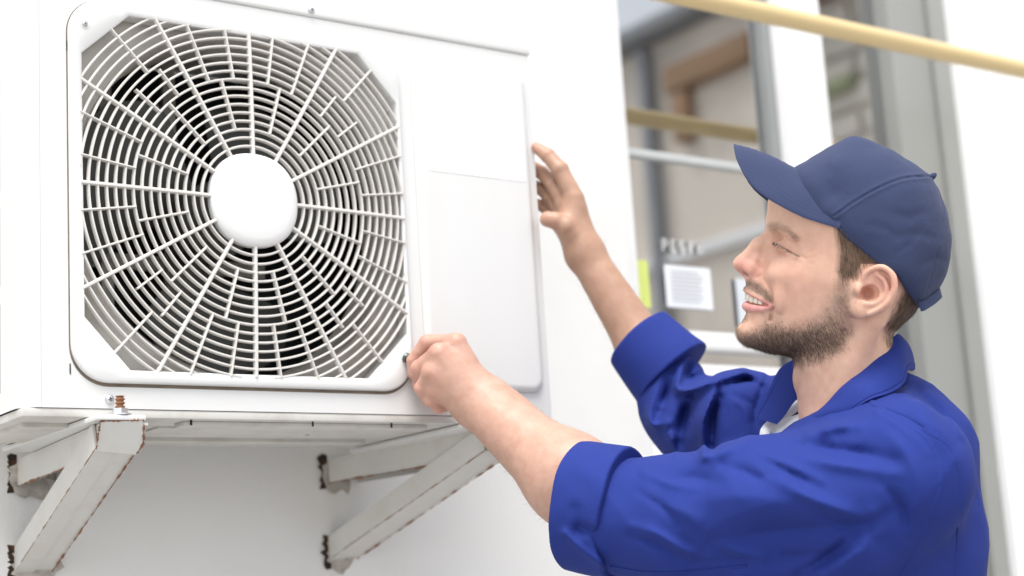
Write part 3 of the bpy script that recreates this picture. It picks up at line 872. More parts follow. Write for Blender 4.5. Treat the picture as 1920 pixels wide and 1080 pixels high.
CAPIN = [(1470, 310), (1505, 350), (1545, 400), (1600, 440), (1660, 495), (1700, 530), (1850, 530), (1850, 200), (1470, 200)]
def head_sdf(P):
    x, y = P[:, 0], P[:, 1]; S = P.copy(); S[:, 2] = np.abs(P[:, 2]); c = S[:, 2]
    d = _headf(P)
    # neck, with the long muscle from behind the ear to the collarbone
    nk = np.stack([x, y, P[:, 2]*1.06], 1)
    d = smin(d, capsule(nk, (1580, 640, 0), (1600, 830, 0), 90, 97), 14)
    d = smin(d, capsule(S, (1632, 600, 84), (1530, 800, 42), 15, 13), 22)
    d = smin(d, ellipsoid(P, (1502, 706, 0), (12, 22, 18)), 14)                 # Adam's apple
    # brow ridge, cheek, chin
    d = smin(d, chain(S, [(1452, 424, 12), (1466, 424, 42), (1492, 440, 74)], [9, 11, 8]), 16)
    d = smin(d, ellipsoid(S, (1476, 512, 52), (30, 20, 24)), 22)
    d = smin(d, ellipsoid(P, (1408, 620, 0), (19, 18, 28)), 16)
    # eye socket, eyeball under the lids, lid edge and fold
    d = smax(d, -ellipsoid(S, (1458, 454, 46), (16, 11, 18)), 14)
    d = smin(d, ellipsoid(S, (1481, 464, 50), (24, 17, 19)), 6)
    side = np.clip((c-24)/10, 0, 1)
    e1, _ = seg2(x, y, UPLID); e2, _ = seg2(x, y, LIDFOLD)
    d = d+side*(2.6*np.exp(-(e1/2.2)**2)+1.4*np.exp(-(e2/2.0)**2))
    d = smax(d, -chain(S, [(1453, 456, 27), (1463, 461, 43), (1476, 468.5, 58), (1490, 476, 70)], [2.2, 2.8, 1.8, .8]), .8)
    ebag, _ = seg2(x, y, [(1462, 472), (1478, 483), (1500, 490)]); d = d+side*0.9*np.exp(-(ebag/3.2)**2)
    for cr_ in ([(1508, 478), (1524, 470)], [(1509, 484), (1528, 482)], [(1508, 489), (1524, 494)]):
        e3, _ = seg2(x, y, cr_); d = d+side*0.55*np.exp(-(e3/2.0)**2)
    # nose
    nz = chain(P, [(1452, 436, 0), (1426, 461, 0), (1402, 486, 0)], [11.5, 14, 13.5], 8)
    nz = smin(nz, ellipsoid(P, (1395.5, 493.5, 0), (16.5, 14.5, 15.5)), 8)
    nz = smin(nz, ellipsoid(S, (1417, 503, 16), (17, 14, 11)), 12)
    nz = smin(nz, chain(P, [(1395, 504, 0), (1410, 520, 0)], [6.5, 7]), 6)
    nz = smin(nz, ellipsoid(P, (1424, 486, 0), (13, 16, 19)), 8)
    d = smin(d, nz, 8)
    al, _ = seg2(x, y, spline([(1426, 490), (1434.5, 500), (1434, 512), (1425, 518.5)], 8)); d = d+np.clip((c-8)/8, 0, 1)*2.4*np.exp(-(al/3.0)**2)
    rn = np.array([[.93, .36, 0], [-.36, .93, 0], [0, 0, 1]], np.float32)
    d = smax(d, -ellipsoid(S, (1400.5, 512.5, 12.5), (12.0, 5.0, 7.0), rn), 1.5)
    # smile fold, mouth, lips
    nl, t = seg2(x, y, [(p[0], p[1]) for p in NASO]); d = d+np.clip((c-14)/10, 0, 1)*5.0*np.exp(-(nl/3.6)**2)*np.clip(.25+1.4*t, 0, 1)
    d = smin(d, ellipsoid(S, (1466, 552, 62), (12, 30, 11)), 9)                  # cheek fold beside the mouth
    up = chain(S, MOUTH_SEAM_U, [7.0, 7.0, 6.4, 5.0, 3.2], 3); lw = chain(S, MOUTH_SEAM_L, [9.5, 9.5, 8.0, 5.8, 3.2], 3)
    d = smin(d, up, 5); d = smin(d, lw, 5)
    cav = chain(S, [(1396, 556.5, 0), (1404, 558.5, 17), (1416, 561.5, 31), (1431, 566, 43), (1446, 570.5, 51)], [7.8, 7.6, 6.6, 4.6, 2.0], 2)
    cav = np.minimum(cav, chain(S, [(1416, 560, 0), (1436, 566, 30)], [12, 6]))
    d = smax(d, -cav, 1.8)
    d = smax(d, -ellipsoid(P, (1387, 594, 0), (10, 7, 16)), 8)                   # dip under the lip
    # ear
    er = np.array([[.95, .1, -.28], [-.1, .995, 0], [.28, .03, .95]], np.float32)
    ea = ellipsoid(S, (1632, 540, 117), (34, 43, 9), er)
    ea = smin(ea, ellipsoid(S, (1606, 573, 113), (18, 17, 9)), 14)
    ea = smax(ea, -ellipsoid(S, (1640, 530, 133), (25, 27, 12)), 4)
    ea = smin(ea, chain(S, EAR_OUT, list(np.linspace(4.2, 6.0, 16))+list(np.linspace(6.0, 5, 15))), 3)
    ea = smin(ea, chain(S, EAR_ANTI, [4.6]*17), 4)
    ea = smax(ea, -ellipsoid(S, (1624, 545, 124), (15, 15, 16)), 3)
    ea = smax(ea, -ellipsoid(S, (1608, 551, 120), (7, 6, 18)), 3)
    ea = smin(ea, ellipsoid(S, (1602, 539, 116), (8, 11, 8)), 5)
    d = smin(d, ea, 6)
    d = smax(d, -ellipsoid(S, (1619, 546, 121), (13, 13, 23)), 3)
    d = smin(d, ellipsoid(S, (1594, 552, 103), (14, 34, 11)), 10)
    return d+9*np.clip(soft_poly(x, y, CAPIN, 8), 0, 1)

# ---- arms and hands: points as picture x, y and offset c towards the viewer (in pixels) from a reference distance
def Q(x, y, c, d0): return pd(x, y, d0-c*d0/FPX)
DN, DF = 1.995, 2.195
def hand_pts(pts, d0): return [Q(*p, d0) for p in pts]
SN, EN, WN = pd(1690, 905, 1.715), pd(1175, 985, 1.85), Q(893, 752, 0, DN)
SF, EF, WF = pd(1405, 790, 2.02), pd(1258, 800, 2.17), Q(1097, 476, 0, DF)
def prep_hand(d0, wrist, palm, fingers, extra):
    s = d0/FPX
    return dict(s=s, w=wrist, palm=[(hand_pts(p, d0), [r*s for r in rr]) for p, rr in palm], fin=[(hand_pts(p, d0), [r*s for r in rr]) for p, rr in fingers],
                ext=[(hand_pts(p, d0), [r*s for r in rr]) for p, rr in extra])
HN = prep_hand(DN, WN,
    [([(896, 752, 0), (855, 646, -6)], [42, 21]), ([(896, 752, 4), (823, 664, 16)], [42, 20]), ([(896, 752, 2), (809, 698, 18)], [40, 19]), ([(896, 752, -4), (815, 730, 8)], [38, 18]),
     ([(883, 735, -28), (847, 690, -40)], [26, 24])],
    [([(855, 641, -8), (801, 642, -30), (775, 676, -40), (774, 701, -40)], [16.5, 14.5, 12.5, 10.5]),
     ([(823, 660, 14), (785, 690, -8), (786, 722, -32), (809, 738, -44)], [16, 14.5, 12.5, 10.5]),
     ([(809, 698, 16), (791, 728, 0), (803, 750, -24), (827, 748, -40)], [15.5, 14, 12.5, 10.5]),
     ([(815, 730, 8), (809, 750, 0), (823, 764, -18), (845, 760, -30)], [14, 12.5, 11.5, 9.5]),
     ([(871, 715, -40), (839, 690, -64), (805, 684, -66), (781, 686, -58)], [20, 16, 14, 11])],
    [])
HF = prep_hand(DF, WF,
    [([(1097, 476, 0), (1076, 372, -4)], [30, 18]), ([(1097, 476, -6), (1060, 384, -20)], [30, 17]), ([(1097, 476, -10), (1054, 402, -34)], [29, 16]), ([(1097, 476, -14), (1052, 424, -44)], [28, 15]),
     ([(1092, 462, 6), (1066, 428, 12)], [27, 21]), ([(1074, 392, -2), (1062, 424, 10)], [18, 18])],
    [([(1076, 370, -4), (1050, 318, -14), (1027, 292, -28), (1006, 277, -38)], [18, 15.5, 13.5, 10.5]),
     ([(1060, 384, -22), (1037, 346, -40), (1016, 324, -58), (1000, 312, -72)], [17, 15, 13, 10]),
     ([(1054, 402, -36), (1034, 372, -54), (1014, 354, -72), (998, 344, -84)], [16, 14, 12.5, 9.5]),
     ([(1052, 424, -44), (1036, 402, -60), (1018, 386, -76), (1004, 380, -86)], [15, 13, 11.5, 9]),
     ([(1086, 456, 12), (1062, 425, 22), (1042, 414, 22), (1027, 411, 20)], [20, 18, 15.5, 15])],
    [])
HN['k'] = 7.0; HF['k'] = 6.0
def hand_sdf(P, Hd):
    s = Hd['s']; d = None
    for p, rr in Hd['palm']:
        c = chain(P, p, rr); d = c if d is None else smin(d, c, 18*s)
    for p, rr in Hd['fin']:
        f = chain(P, p, rr, 3*s)
        for j in (1, 2): f = smin(f, np.linalg.norm(P-p[j].astype(np.float32), axis=1)-rr[j]*1.02, 3*s)
        d = smin(d, f, Hd.get('k', 4.5)*s)
    return d
def forearm(P, e, w, re, rw, s):
    e = np.asarray(e); w = np.asarray(w); m = e+(w-e)*.35
    return chain(P, [e, m, w], [re, re*1.04, rw], .03)
def near_arm(P):
    s = HN['s']; d = forearm(P, EN, WN, .047, .0295, s)
    d = smin(d, chain(P, [Q(1010, 815, 14, DN), Q(930, 745, 10, DN)], [.020, .014]), .03)
    d = smin(d, hand_sdf(P, HN), .016)
    # knuckle creases and tendons
    return d+0.00025*hash_noise(P, .012, 3)+.00018*hash_noise(P, .004, 9)
def far_arm(P):
    s = HF['s']; d = forearm(P, EF, WF, .034, .0235, s)
    d = smin(d, hand_sdf(P, HF), .013)
    tn = chain(P, [Q(1128, 520, 22, DF), Q(1104, 478, 22, DF), Q(1090, 450, 18, DF)], [.004, .005, .006]); d = smin(d, tn, .008)
    return d+0.0003*hash_noise(P, .012, 4)

EF = pd(1290, 785, 2.14)
def proj(P):
    q = P-CAM; z = q@FWD
    return 960+FPX*(q@RGT)/z, 540-FPX*(q@UPV)/z

# ---- skin
def make_skin():
    m, N, L, b = mat_new('skin')
    at = N.new('ShaderNodeVertexColor'); at.layer_name = 'tone'
    tc = N.new('ShaderNodeTexCoord')
    n1 = N.new('ShaderNodeTexNoise'); n1.inputs['Scale'].default_value = 70; n1.inputs['Detail'].default_value = 5
    n2 = N.new('ShaderNodeTexNoise'); n2.inputs['Scale'].default_value = 900; n2.inputs['Detail'].default_value = 3
    n3 = N.new('ShaderNodeTexVoronoi'); n3.inputs['Scale'].default_value = 650
    for n in (n1, n2, n3): L.new(tc.outputs['Object'], n.inputs['Vector'])
    mx = N.new('ShaderNodeMix'); mx.data_type = 'RGBA'; mx.blend_type = 'MULTIPLY'; mx.inputs[0].default_value = 1.0
    rp = N.new('ShaderNodeValToRGB'); rp.color_ramp.elements[0].position = .3; rp.color_ramp.elements[0].color = (0.93, .87, .85, 1); rp.color_ramp.elements[1].position = .7; rp.color_ramp.elements[1].color = (1.05, 1.05, 1.05, 1)
    L.new(n1.outputs['Fac'], rp.inputs[0]); L.new(at.outputs['Color'], mx.inputs[6]); L.new(rp.outputs[0], mx.inputs[7])
    L.new(mx.outputs[2], b.inputs['Base Color'])
    b.inputs['Roughness'].default_value = 0.46; b.inputs['Specular IOR Level'].default_value = 0.42
    b.inputs['Subsurface Weight'].default_value = 0.22; b.inputs['Subsurface Radius'].default_value = (1.0, 0.36, 0.18); b.inputs['Subsurface Scale'].default_value = 0.006
    ad = N.new('ShaderNodeMath'); ad.operation = 'ADD'; L.new(n2.outputs['Fac'], ad.inputs[0]); L.new(n3.outputs['Distance'], ad.inputs[1])
    bp = N.new('ShaderNodeBump'); bp.inputs['Strength'].default_value = 0.2; bp.inputs['Distance'].default_value = 0.0006
    L.new(ad.outputs[0], bp.inputs['Height']); L.new(bp.outputs[0], b.inputs['Normal'])
    return m
M['skin'] = make_skin()

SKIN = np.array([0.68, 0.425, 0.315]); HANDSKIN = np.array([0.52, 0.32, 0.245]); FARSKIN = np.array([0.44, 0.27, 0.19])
RED = np.array([0.68, 0.30, 0.25]); LIP = np.array([0.56, 0.235, 0.225]); STUB = np.array([0.23, 0.165, 0.125]); DARK = np.array([0.07, 0.04, 0.03])
BEARD = [(1574, 528), (1590, 545), (1592, 575), (1585, 610), (1572, 640), (1535, 662), (1480, 672), (1430, 664), (1395, 650), (1378, 620), (1386, 604), (1402, 614), (1424, 610), (1438, 600), (1446, 582), (1456, 596), (1475, 606), (1508, 602), (1535, 586), (1552, 566), (1564, 545)]
MUST = [(1396, 528), (1412, 521), (1428, 530), (1444, 543), (1452, 556), (1450, 570), (1438, 560), (1420, 546), (1397, 538)]
SOUL = [(1390, 584), (1404, 582), (1406, 600), (1390, 602)]
TEMPLE = [(1562, 415), (1566, 440), (1569, 470), (1567, 505), (1578, 520), (1594, 518), (1606, 505), (1634, 500), (1650, 490), (1640, 400), (1590, 380)]
NAPE = [(1668, 575), (1683, 545), (1690, 530), (1760, 500), (1770, 560), (1735, 590), (1700, 612), (1664, 642), (1652, 626)]
BROW = [(1441, 424), (1446, 419), (1462, 419), (1480, 427), (1500, 450), (1494, 452), (1478, 439), (1462, 433), (1450, 436)]

def paint_head(L_):
    x, y, c = L_[:, 0], L_[:, 1], np.abs(L_[:, 2]); n = len(L_)
    col = np.tile(SKIN, (n, 1))
    def mix(col, tone, w): return col*(1-w[:, None])+tone*w[:, None]
    def blob(px, py, r): return np.exp(-(((x-px)**2+(y-py)**2)/(r*r)))
    col = mix(col, np.array([.72, .47, .36]), 0.7*blob(1490, 400, 60))
    col = mix(col, RED, 0.50*blob(1398, 500, 26)); col = mix(col, RED, .42*blob(1424, 510, 15)); col = mix(col, RED, 0.18*blob(1480, 515, 40))
    col = mix(col, RED, 0.34*blob(1650, 520, 40)*(c > 100)); col = mix(col, np.array([.42, .17, .13]), .6*blob(1617, 546, 15)*(c > 90)*(c < 122))  # ear hollow tinted dark red, its recess shade put into the tone
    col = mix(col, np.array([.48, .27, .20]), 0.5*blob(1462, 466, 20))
    nm = hash_noise(np.stack([x, y, c], 1), 9.0, 5)*.5+.5
    bw = soft_poly(x, y, BEARD, 15)*(.5+.3*nm)
    light = np.exp(-((x-1398)/24.0)**2)*.55                                     # chin: thinner, fairer growth
    col = mix(col, STUB, np.clip(bw*(1-light), 0, 1)*.85)
    nb = soft_poly(x, y, [(1478, 670), (1580, 640), (1600, 680), (1560, 740), (1500, 745)], 22)*(.3+.3*nm); col = mix(col, STUB, nb*.55)
    sb = soft_poly(x, y, [(1566, 505), (1590, 515), (1592, 560), (1560, 570)], 8)*(.5+.4*nm); col = mix(col, STUB, sb*.5)
    col = mix(col, STUB, soft_poly(x, y, MUST, 4)*(.65+.3*nm)*.9); col = mix(col, STUB, soft_poly(x, y, SOUL, 4)*.6)
    col = mix(col, np.array([.11, .068, .042]), soft_poly(x, y, TEMPLE, 7)*.9*(c > 60)*(1-((x > 1606) & (y > 494)))); col = mix(col, np.array([.12, .075, .05]), soft_poly(x, y, NAPE, 9)*.85)
    col = mix(col, STUB, soft_poly(x, y, BROW, 4)*.35)
    # lips and the inside of the mouth
    S = np.stack([x, y, c], 1).astype(np.float32)
    col = mix(col, LIP, np.clip(1-(chain(S, [(1402, 544, 0), (1408, 546, 14), (1419, 553, 30), (1434, 562, 44), (1449, 571, 52)], [5.0]*5))/3.0, 0, 1)*.75*(y < 575)*(y > 536+np.clip(x-1402, 0, 50)*.55))
    col = mix(col, np.array([.62, .27, .27]), np.clip(1-(chain(S, [(q[0]-2, q[1]-1, q[2]) for q in MOUTH_SEAM_L], [8.5, 8.5, 7, 5, 2]))/3.0, 0, 1)*.85)
    ins = np.clip((x-(1409+.016*c*c))/4, 0, 1)*soft_poly(x, y, [(1400, 548), (1448, 569), (1400, 567)], 2)*(c < 50)
    col = mix(col, np.array([.05, .015, .012]), np.clip(ins, 0, 1))
    nos = np.clip(1-np.linalg.norm((S-np.array([1402, 512.5, 12]))/np.array([13, 5.5, 8]), axis=1), 0, .6)/.6; col = mix(col, np.array([.10, .03, .025]), nos)
    lash, _ = seg2(x, y, UPLID[:4]); col = mix(col, DARK, np.exp(-(lash/1.5)**2)*.75*((c > 26) & (c < 84)))
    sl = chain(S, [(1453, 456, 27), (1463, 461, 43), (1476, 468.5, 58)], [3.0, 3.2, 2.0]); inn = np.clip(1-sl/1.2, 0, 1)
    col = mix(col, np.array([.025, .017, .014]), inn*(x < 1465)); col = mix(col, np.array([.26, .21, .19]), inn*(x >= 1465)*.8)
    return col

def build_person():
    VH, QH = surface(head_sdf, (1360, 330, -150), (1780, 830, 150), 2.1)
    VH = relax(VH, QH, 1, .4)
    colH = paint_head(VH); Lh = VH.copy(); WHd = H2W(VH)
    QH = QH[:, ::-1]                                                             # picture y points down
    VN, QN = surface(near_arm, np.min([EN, pd(740, 600, 2.02), pd(1100, 1000, 1.85)], 0)-.06, np.max([EN, pd(740, 600, 2.02)], 0)+.07, .0016)
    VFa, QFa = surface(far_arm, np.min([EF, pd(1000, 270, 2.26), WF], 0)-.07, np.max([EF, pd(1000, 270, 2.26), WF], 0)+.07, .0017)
    VN = relax(VN, QN, 1, .4); VFa = relax(VFa, QFa, 1, .4)
    cN = np.tile(HANDSKIN, (len(VN), 1)); px_, py_ = proj(VN)
    kn = np.zeros(len(VN))
    for p, rr in HN['fin']:
        for j in (0, 1, 2): kn = np.maximum(kn, np.exp(-(np.linalg.norm(VN-p[j], axis=1)/.014)**2))
    cN = cN*(1-.35*kn[:, None])+RED*(.35*kn[:, None]); vn = hash_noise(VN, .03, 2)[:, None]; cN = cN*(1+.05*vn)
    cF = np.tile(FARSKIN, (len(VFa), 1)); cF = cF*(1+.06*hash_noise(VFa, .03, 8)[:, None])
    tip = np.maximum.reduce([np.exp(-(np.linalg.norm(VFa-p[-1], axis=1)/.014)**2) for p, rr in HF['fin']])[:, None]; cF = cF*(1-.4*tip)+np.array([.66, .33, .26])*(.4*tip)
    # trunk and upper arms under the clothes, coarse
    NB = H2W(np.array([1612., 830., 0])); MID = (SN+SF)/2
    def trunk(P):
        d = chain(P, [NB+np.array([.01, -.01, .03]), MID+np.array([.02, -.02, -.10]), MID+np.array([0.02, -.02, -.45])], [.045, .045, .07], .03)
        d = smin(d, chain(P, [SN+np.array([0, 0, -.02]), MID+np.array([.02, -.02, -.10]), SF+np.array([0, 0, -.02])], [.035, .035, .03]), .03)
        d = smin(d, chain(P, [SN, EN], [.035, .04]), .02); return smin(d, chain(P, [SF, EF], [.030, .034]), .02)
    allp = np.array([SN, SF, EN, EF, MID-np.array([0, 0, .55]), NB]); VT, QT = surface(trunk, allp.min(0)-.14, allp.max(0)+.14, .012)
    cT = np.tile(SKIN, (len(VT), 1))
    Vs = [WHd, VN, VFa, VT]; Qs = [QH, QN, QFa, QT]; off = np.cumsum([0]+[len(v) for v in Vs[:-1]])
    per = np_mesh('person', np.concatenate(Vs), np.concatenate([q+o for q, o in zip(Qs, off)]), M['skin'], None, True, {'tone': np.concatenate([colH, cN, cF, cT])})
    tag(per, 'bearded man in navy cap and blue work jacket reaching to the air conditioner', 'person')
    return per, Lh, WHd, QH
person, HEADL, HEADW, HEADQ = build_person()

# ---- hair, beard, brows
def hair_mat():
    m, N, L, b = mat_new('hair')
    at = N.new('ShaderNodeVertexColor'); at.layer_name = 'tone'; L.new(at.outputs['Color'], b.inputs['Base Color'])
    b.inputs['Roughness'].default_value = .45; b.inputs['Specular IOR Level'].default_value = .35
    return m
M['hair'] = hair_mat()
def head_normals():
    a, b, c, d = [HEADW[HEADQ[:, i]] for i in range(4)]; n = np.cross(c-a, d-b)
    return (a+b+c+d)/4, n/(np.linalg.norm(n, axis=1, keepdims=True)+1e-12), HEADL[HEADQ].mean(1), np.linalg.norm(n, axis=1)*.5
FC, FN, FL, FA = head_normals()
if ((FC-H2W(np.array([1590., 500., 0])))*FN).sum() < 0: FN = -FN
def hx(v):                                                                       # direction given as picture x, y (down) and side
    return v[0]*_hx-v[1]*_u+v[2]*_hn
def grow(name, weight, count, flow, length, rad, cols, lift, jit=.35, seed=1, both=True):
    g = np.random.default_rng(seed); wgt = weight*FA; wgt[wgt < 0] = 0; p = wgt/wgt.sum()
    idx = g.choice(len(FC), count, p=p)
    t = HEADQ[idx]; uv = g.dirichlet((1, 1, 1, 1), count)
    root = (HEADW[t]*uv[:, :, None]).sum(1); nrm = FN[idx]; loc = FL[idx]
    fl = flow(loc); side = np.sign(loc[:, 2:3]); dirw = fl[:, 0:1]*_hx-fl[:, 1:2]*_u+fl[:, 2:3]*side*_hn
    dirw = dirw-nrm*(dirw*nrm).sum(1, keepdims=True); dirw /= np.linalg.norm(dirw, axis=1, keepdims=True)+1e-9
    dirs = dirw+nrm*(lift*(.6+.8*g.random((count, 1))))+g.normal(0, jit, (count, 3))
    ln = length(loc)*(.55+.75*g.random(count)); bend = -nrm*.18+dirw*.12+g.normal(0, .06, (count, 3))
    k = g.random(count)[:, None]; cc = cols(loc, k)
    V, T, C = strand_mesh(root-nrm*.0004, dirs, ln, rad*(.7+.6*g.random(count)), bend, cc)
    o = np_mesh(name, V, T, M['hair'], person, True, {'tone': C}); tag(o, kind='stuff'); return o
fx, fy, fc = FL[:, 0], FL[:, 1], np.abs(FL[:, 2])
dk, lt, gy = np.array([.07, .046, .03]), np.array([.30, .205, .13]), np.array([.42, .34, .27])
def beard_cols(l, k):
    fair = np.exp(-((l[:, 0:1]-1392)/26)**2)
    base = dk*(1-k)+np.array([.17, .112, .072])*k; hi = lt*(1-k)+gy*k
    pick = (np.random.default_rng(4).random((len(l), 1)) < .24+.5*fair); return np.where(pick, hi, base)
jaw_w = soft_poly(fx, fy, BEARD, 13)**1.3*(1-.45*np.exp(-((fx-1400)/20)**2)*np.exp(-((fy-612)/12)**2))
low = np.clip((fy-(1560-fx)*.0-575)/50, .25, 1.0)
grow('beard', jaw_w*low, 20000, lambda l: np.stack([.55*np.ones(len(l)), .85+0*l[:, 0], 0*l[:, 0]], 1), lambda l: .0035+.0042*np.clip((l[:, 1]-560)/80, 0, 1), .00009, beard_cols, .5, .28, 11)
grow('moustache', soft_poly(fx, fy, MUST, 3)+.9*soft_poly(fx, fy, SOUL, 3), 2400, lambda l: np.stack([.6+0*l[:, 0], .8+0*l[:, 0], .3+0*l[:, 0]], 1), lambda l: .0042+0*l[:, 0], .000095, beard_cols, .3, .22, 12)
grow('sideburn', soft_poly(fx, fy, [(1564, 500), (1592, 512), (1594, 580), (1556, 580)], 8)*(fc > 70), 700, lambda l: np.stack([.1+0*l[:, 0], 1+0*l[:, 0], 0*l[:, 0]], 1), lambda l: .0035+0*l[:, 0], .00007, beard_cols, .3, .3, 13)
def hcols(l, k): return np.array([.075, .047, .03])*(1-k)+np.array([.20, .132, .083])*k
grow('hair', soft_poly(fx, fy, TEMPLE, 4)*(fc > 70)*(1-((fx > 1612) & (fy > 496)))*(fc < 122), 3600, lambda l: np.stack([.22+0*l[:, 0], 1+0*l[:, 0], 0*l[:, 0]], 1), lambda l: .013+.002*np.sin(l[:, 0]*.4), .00013, hcols, .14, .10, 14)
grow('hair', soft_poly(fx, fy, NAPE, 5), 5200, lambda l: np.stack([-.35+0*l[:, 0], 1+0*l[:, 0], 0*l[:, 0]], 1), lambda l: .010+0*l[:, 0], .00013, hcols, .22, .13, 15)
grow('eyebrow', soft_poly(fx, fy, BROW, 2.5), 1000, lambda l: np.stack([.9+0*l[:, 0], .1+.3*np.clip((l[:, 0]-1470)/20, 0, 1), .5+0*l[:, 0]], 1), lambda l: .0060+0*l[:, 0], .00008, lambda l, k: hcols(l, k)*1.35, .2, .2, 16)
lashw, _ = seg2(fx, fy, UPLID[:4]); 
grow('eyelash', np.exp(-(lashw/1.3)**2)*((fc > 28) & (fc < 84) & (fx > 1451) & (fx < 1500))*(1+2.0*(fx < 1466)), 340, lambda l: np.stack([-.8+0*l[:, 0], .55+0*l[:, 0], .5+0*l[:, 0]], 1), lambda l: .0055+0*l[:, 0], .00011, lambda l, k: np.tile(np.array([.015, .010, .008]), (len(l), 1)), .5, .15, 17)

def arm_hair():
    g = np.random.default_rng(21); me = person.data; n = len(me.vertices); co = np.zeros(n*3, np.float32); no = np.zeros(n*3, np.float32)
    me.vertices.foreach_get('co', co); me.vertex_normals.foreach_get('vector', no); co = co.reshape(-1, 3); no = no.reshape(-1, 3)
    x, y = proj(co); z = (co-CAM)@FWD
    for nm, e, w_, box_, cnt in (('arm_hair', EN, WN, (905, 1110, 660, 1010), 900), ('arm_hair', EF, WF, (1090, 1240, 440, 660), 450)):
        ok = np.nonzero((x > box_[0]) & (x < box_[1]) & (y > box_[2]) & (y < box_[3]) & (z > 1.78) & (np.linalg.norm(np.cross(co-w_, (e-w_)/np.linalg.norm(e-w_)), axis=1) < .06))[0]
        idx = g.choice(ok, cnt); ax = (w_-e)/np.linalg.norm(w_-e)
        dirs = np.tile(ax, (cnt, 1))+no[idx]*(.35+.3*g.random((cnt, 1)))+np.array([0, 0, -.5])+g.normal(0, .25, (cnt, 3)); k = g.random((cnt, 1))
        V, T, C = strand_mesh(co[idx], dirs, .006+.006*g.random(cnt), .00004, g.normal(0, .1, (cnt, 3)), np.array([.12, .07, .04])*(1-k)+np.array([.3, .2, .12])*k)
        tag(np_mesh(nm, V, T, M['hair'], person, True, {'tone': C}), kind='stuff')
arm_hair()

# ---- teeth
def build_teeth():
    m = mat_basic('tooth_enamel', (0.66, 0.60, 0.51), .22, var=.03, vscale=200); M['tooth'] = m
    arch = spline([(1405, 550.5, 0), (1407, 551.5, 10), (1411.5, 554, 20), (1420, 557.5, 30), (1431, 562, 39), (1443, 566.5, 45.5)], 60)
    A = np.array(arch); L_ = np.concatenate([[0], np.cumsum(np.linalg.norm(np.diff(A, axis=0), axis=1))])
    s = 0.0
    for w_, h_ in ((13.0, 18), (10.5, 16.5), (11.0, 17), (10.5, 14), (9.5, 11)):
        mid = s+w_/2; s += w_+.35
        if mid > L_[-1]-2: break
        c = np.array([np.interp(mid, L_, A[:, k]) for k in range(3)]); t = np.array([np.interp(mid+1, L_, A[:, k]) for k in range(3)])-c; t /= np.linalg.norm(t)
        upd = np.array([.10, -1.0, 0]); upd -= t*(upd@t); upd /= np.linalg.norm(upd); nn = np.cross(t, upd)
        for sg in (1, -1):
            bm = bmesh.new(); bmesh.ops.create_cube(bm, size=1.0)
            bmesh.ops.bevel(bm, geom=list(bm.edges), offset=.26, segments=4, affect='EDGES', profile=.55)
            for v in bm.verts:
                q = v.co; tp = 1-.12*(q.z+.5)
                p = c+t*(q.x*w_*tp)+upd*((q.z-.05)*h_)+nn*(q.y*9.0)
                p = np.array([p[0], p[1], p[2]*sg]); v.co = Vector(H2W(p))
            o = bm_obj('tooth', bm, m, person, True)
build_teeth()

# ---- cap
CAP_SIL = [(1486, 321), (1512, 305), (1540, 288), (1567, 273), (1588, 262), (1602, 260), (1618, 264), (1650, 279), (1690, 302), (1718, 320), (1737, 338), (1757, 377), (1770, 425), (1772, 470), (1766, 507), (1754, 536), (1736, 560), (1714, 578), (1680, 582), (1590, 560), (1520, 480), (1478, 390)]
CAP_W = [(1520, 330, 72), (1535, 365, 100), (1515, 350, 82), (1560, 310, 80), (1600, 290, 62), (1640, 310, 84), (1700, 350, 84), (1740, 400, 66), (1600, 350, 108), (1560, 370, 104), (1548, 400, 113), (1650, 370, 118), (1700, 420, 108), (1745, 460, 72), (1600, 420, 126), (1650, 440, 131), (1690, 480, 118), (1730, 500, 82), (1660, 510, 128), (1700, 540, 98), (1640, 480, 131), (1720, 560, 66), (1590, 440, 124)]
_capf = relief(CAP_SIL, CAP_W, 26)
RIM = [(1440, 280), (1478, 316), (1506, 372), (1534, 424), (1562, 436), (1600, 463), (1636, 493), (1668, 512), (1684, 538), (1712, 573), (1722, 578), (1738, 556), (1752, 545), (1772, 560), (1850, 560), (1850, 200), (1440, 200)]
SEAM1 = spline([(1562, 408), (1590, 388), (1630, 364), (1680, 343), (1738, 336)], 12)
def cap_sdf(P):
    x, y = P[:, 0], P[:, 1]; d = _capf(P)
    s1, _ = seg2(x, y, [(p[0], p[1]) for p in SEAM1])
    d = d-1.6*np.exp(-((s1-4.2)/3.0)**2)+1.8*np.exp(-(s1/1.5)**2)
    for sm in ([(1742, 337), (1757, 400), (1742, 470), (1716, 575)], [(1684, 536), (1700, 520), (1730, 470), (1757, 400)]):
        s2, _ = seg2(x, y, sm); d = d+.9*np.exp(-(s2/1.6)**2)
    for fo, a, w_ in ((((1640, 400), (1690, 412), (1745, 395)), 2.2, 9), (((1655, 450), (1700, 440), (1765, 455)), 2.6, 9), (((1700, 500), (1740, 485), (1772, 492)), 2.6, 7), (((1705, 540), (1740, 520), (1765, 522)), 2.4, 6), (((1600, 420), (1650, 432), (1690, 462)), 1.8, 8), (((1660, 480), (1690, 460), (1720, 420)), 1.6, 7), (((1530, 320), (1570, 330), (1610, 318)), 1.0, 10)):
        s3, t = seg2(x, y, fo); d = d+.75*a*np.exp(-(s3/w_)**2)*np.sin(np.pi*np.clip(t, .05, .95))
    d = d-.6*hash_noise(P, 30, 21)-.25*hash_noise(P, 11, 22)
    e, _ = seg2(x, y, RIM[:12]+RIM[12:]); e = np.where(in_poly(x, y, RIM), -e, e)
    return smax(d, e, 3.0)

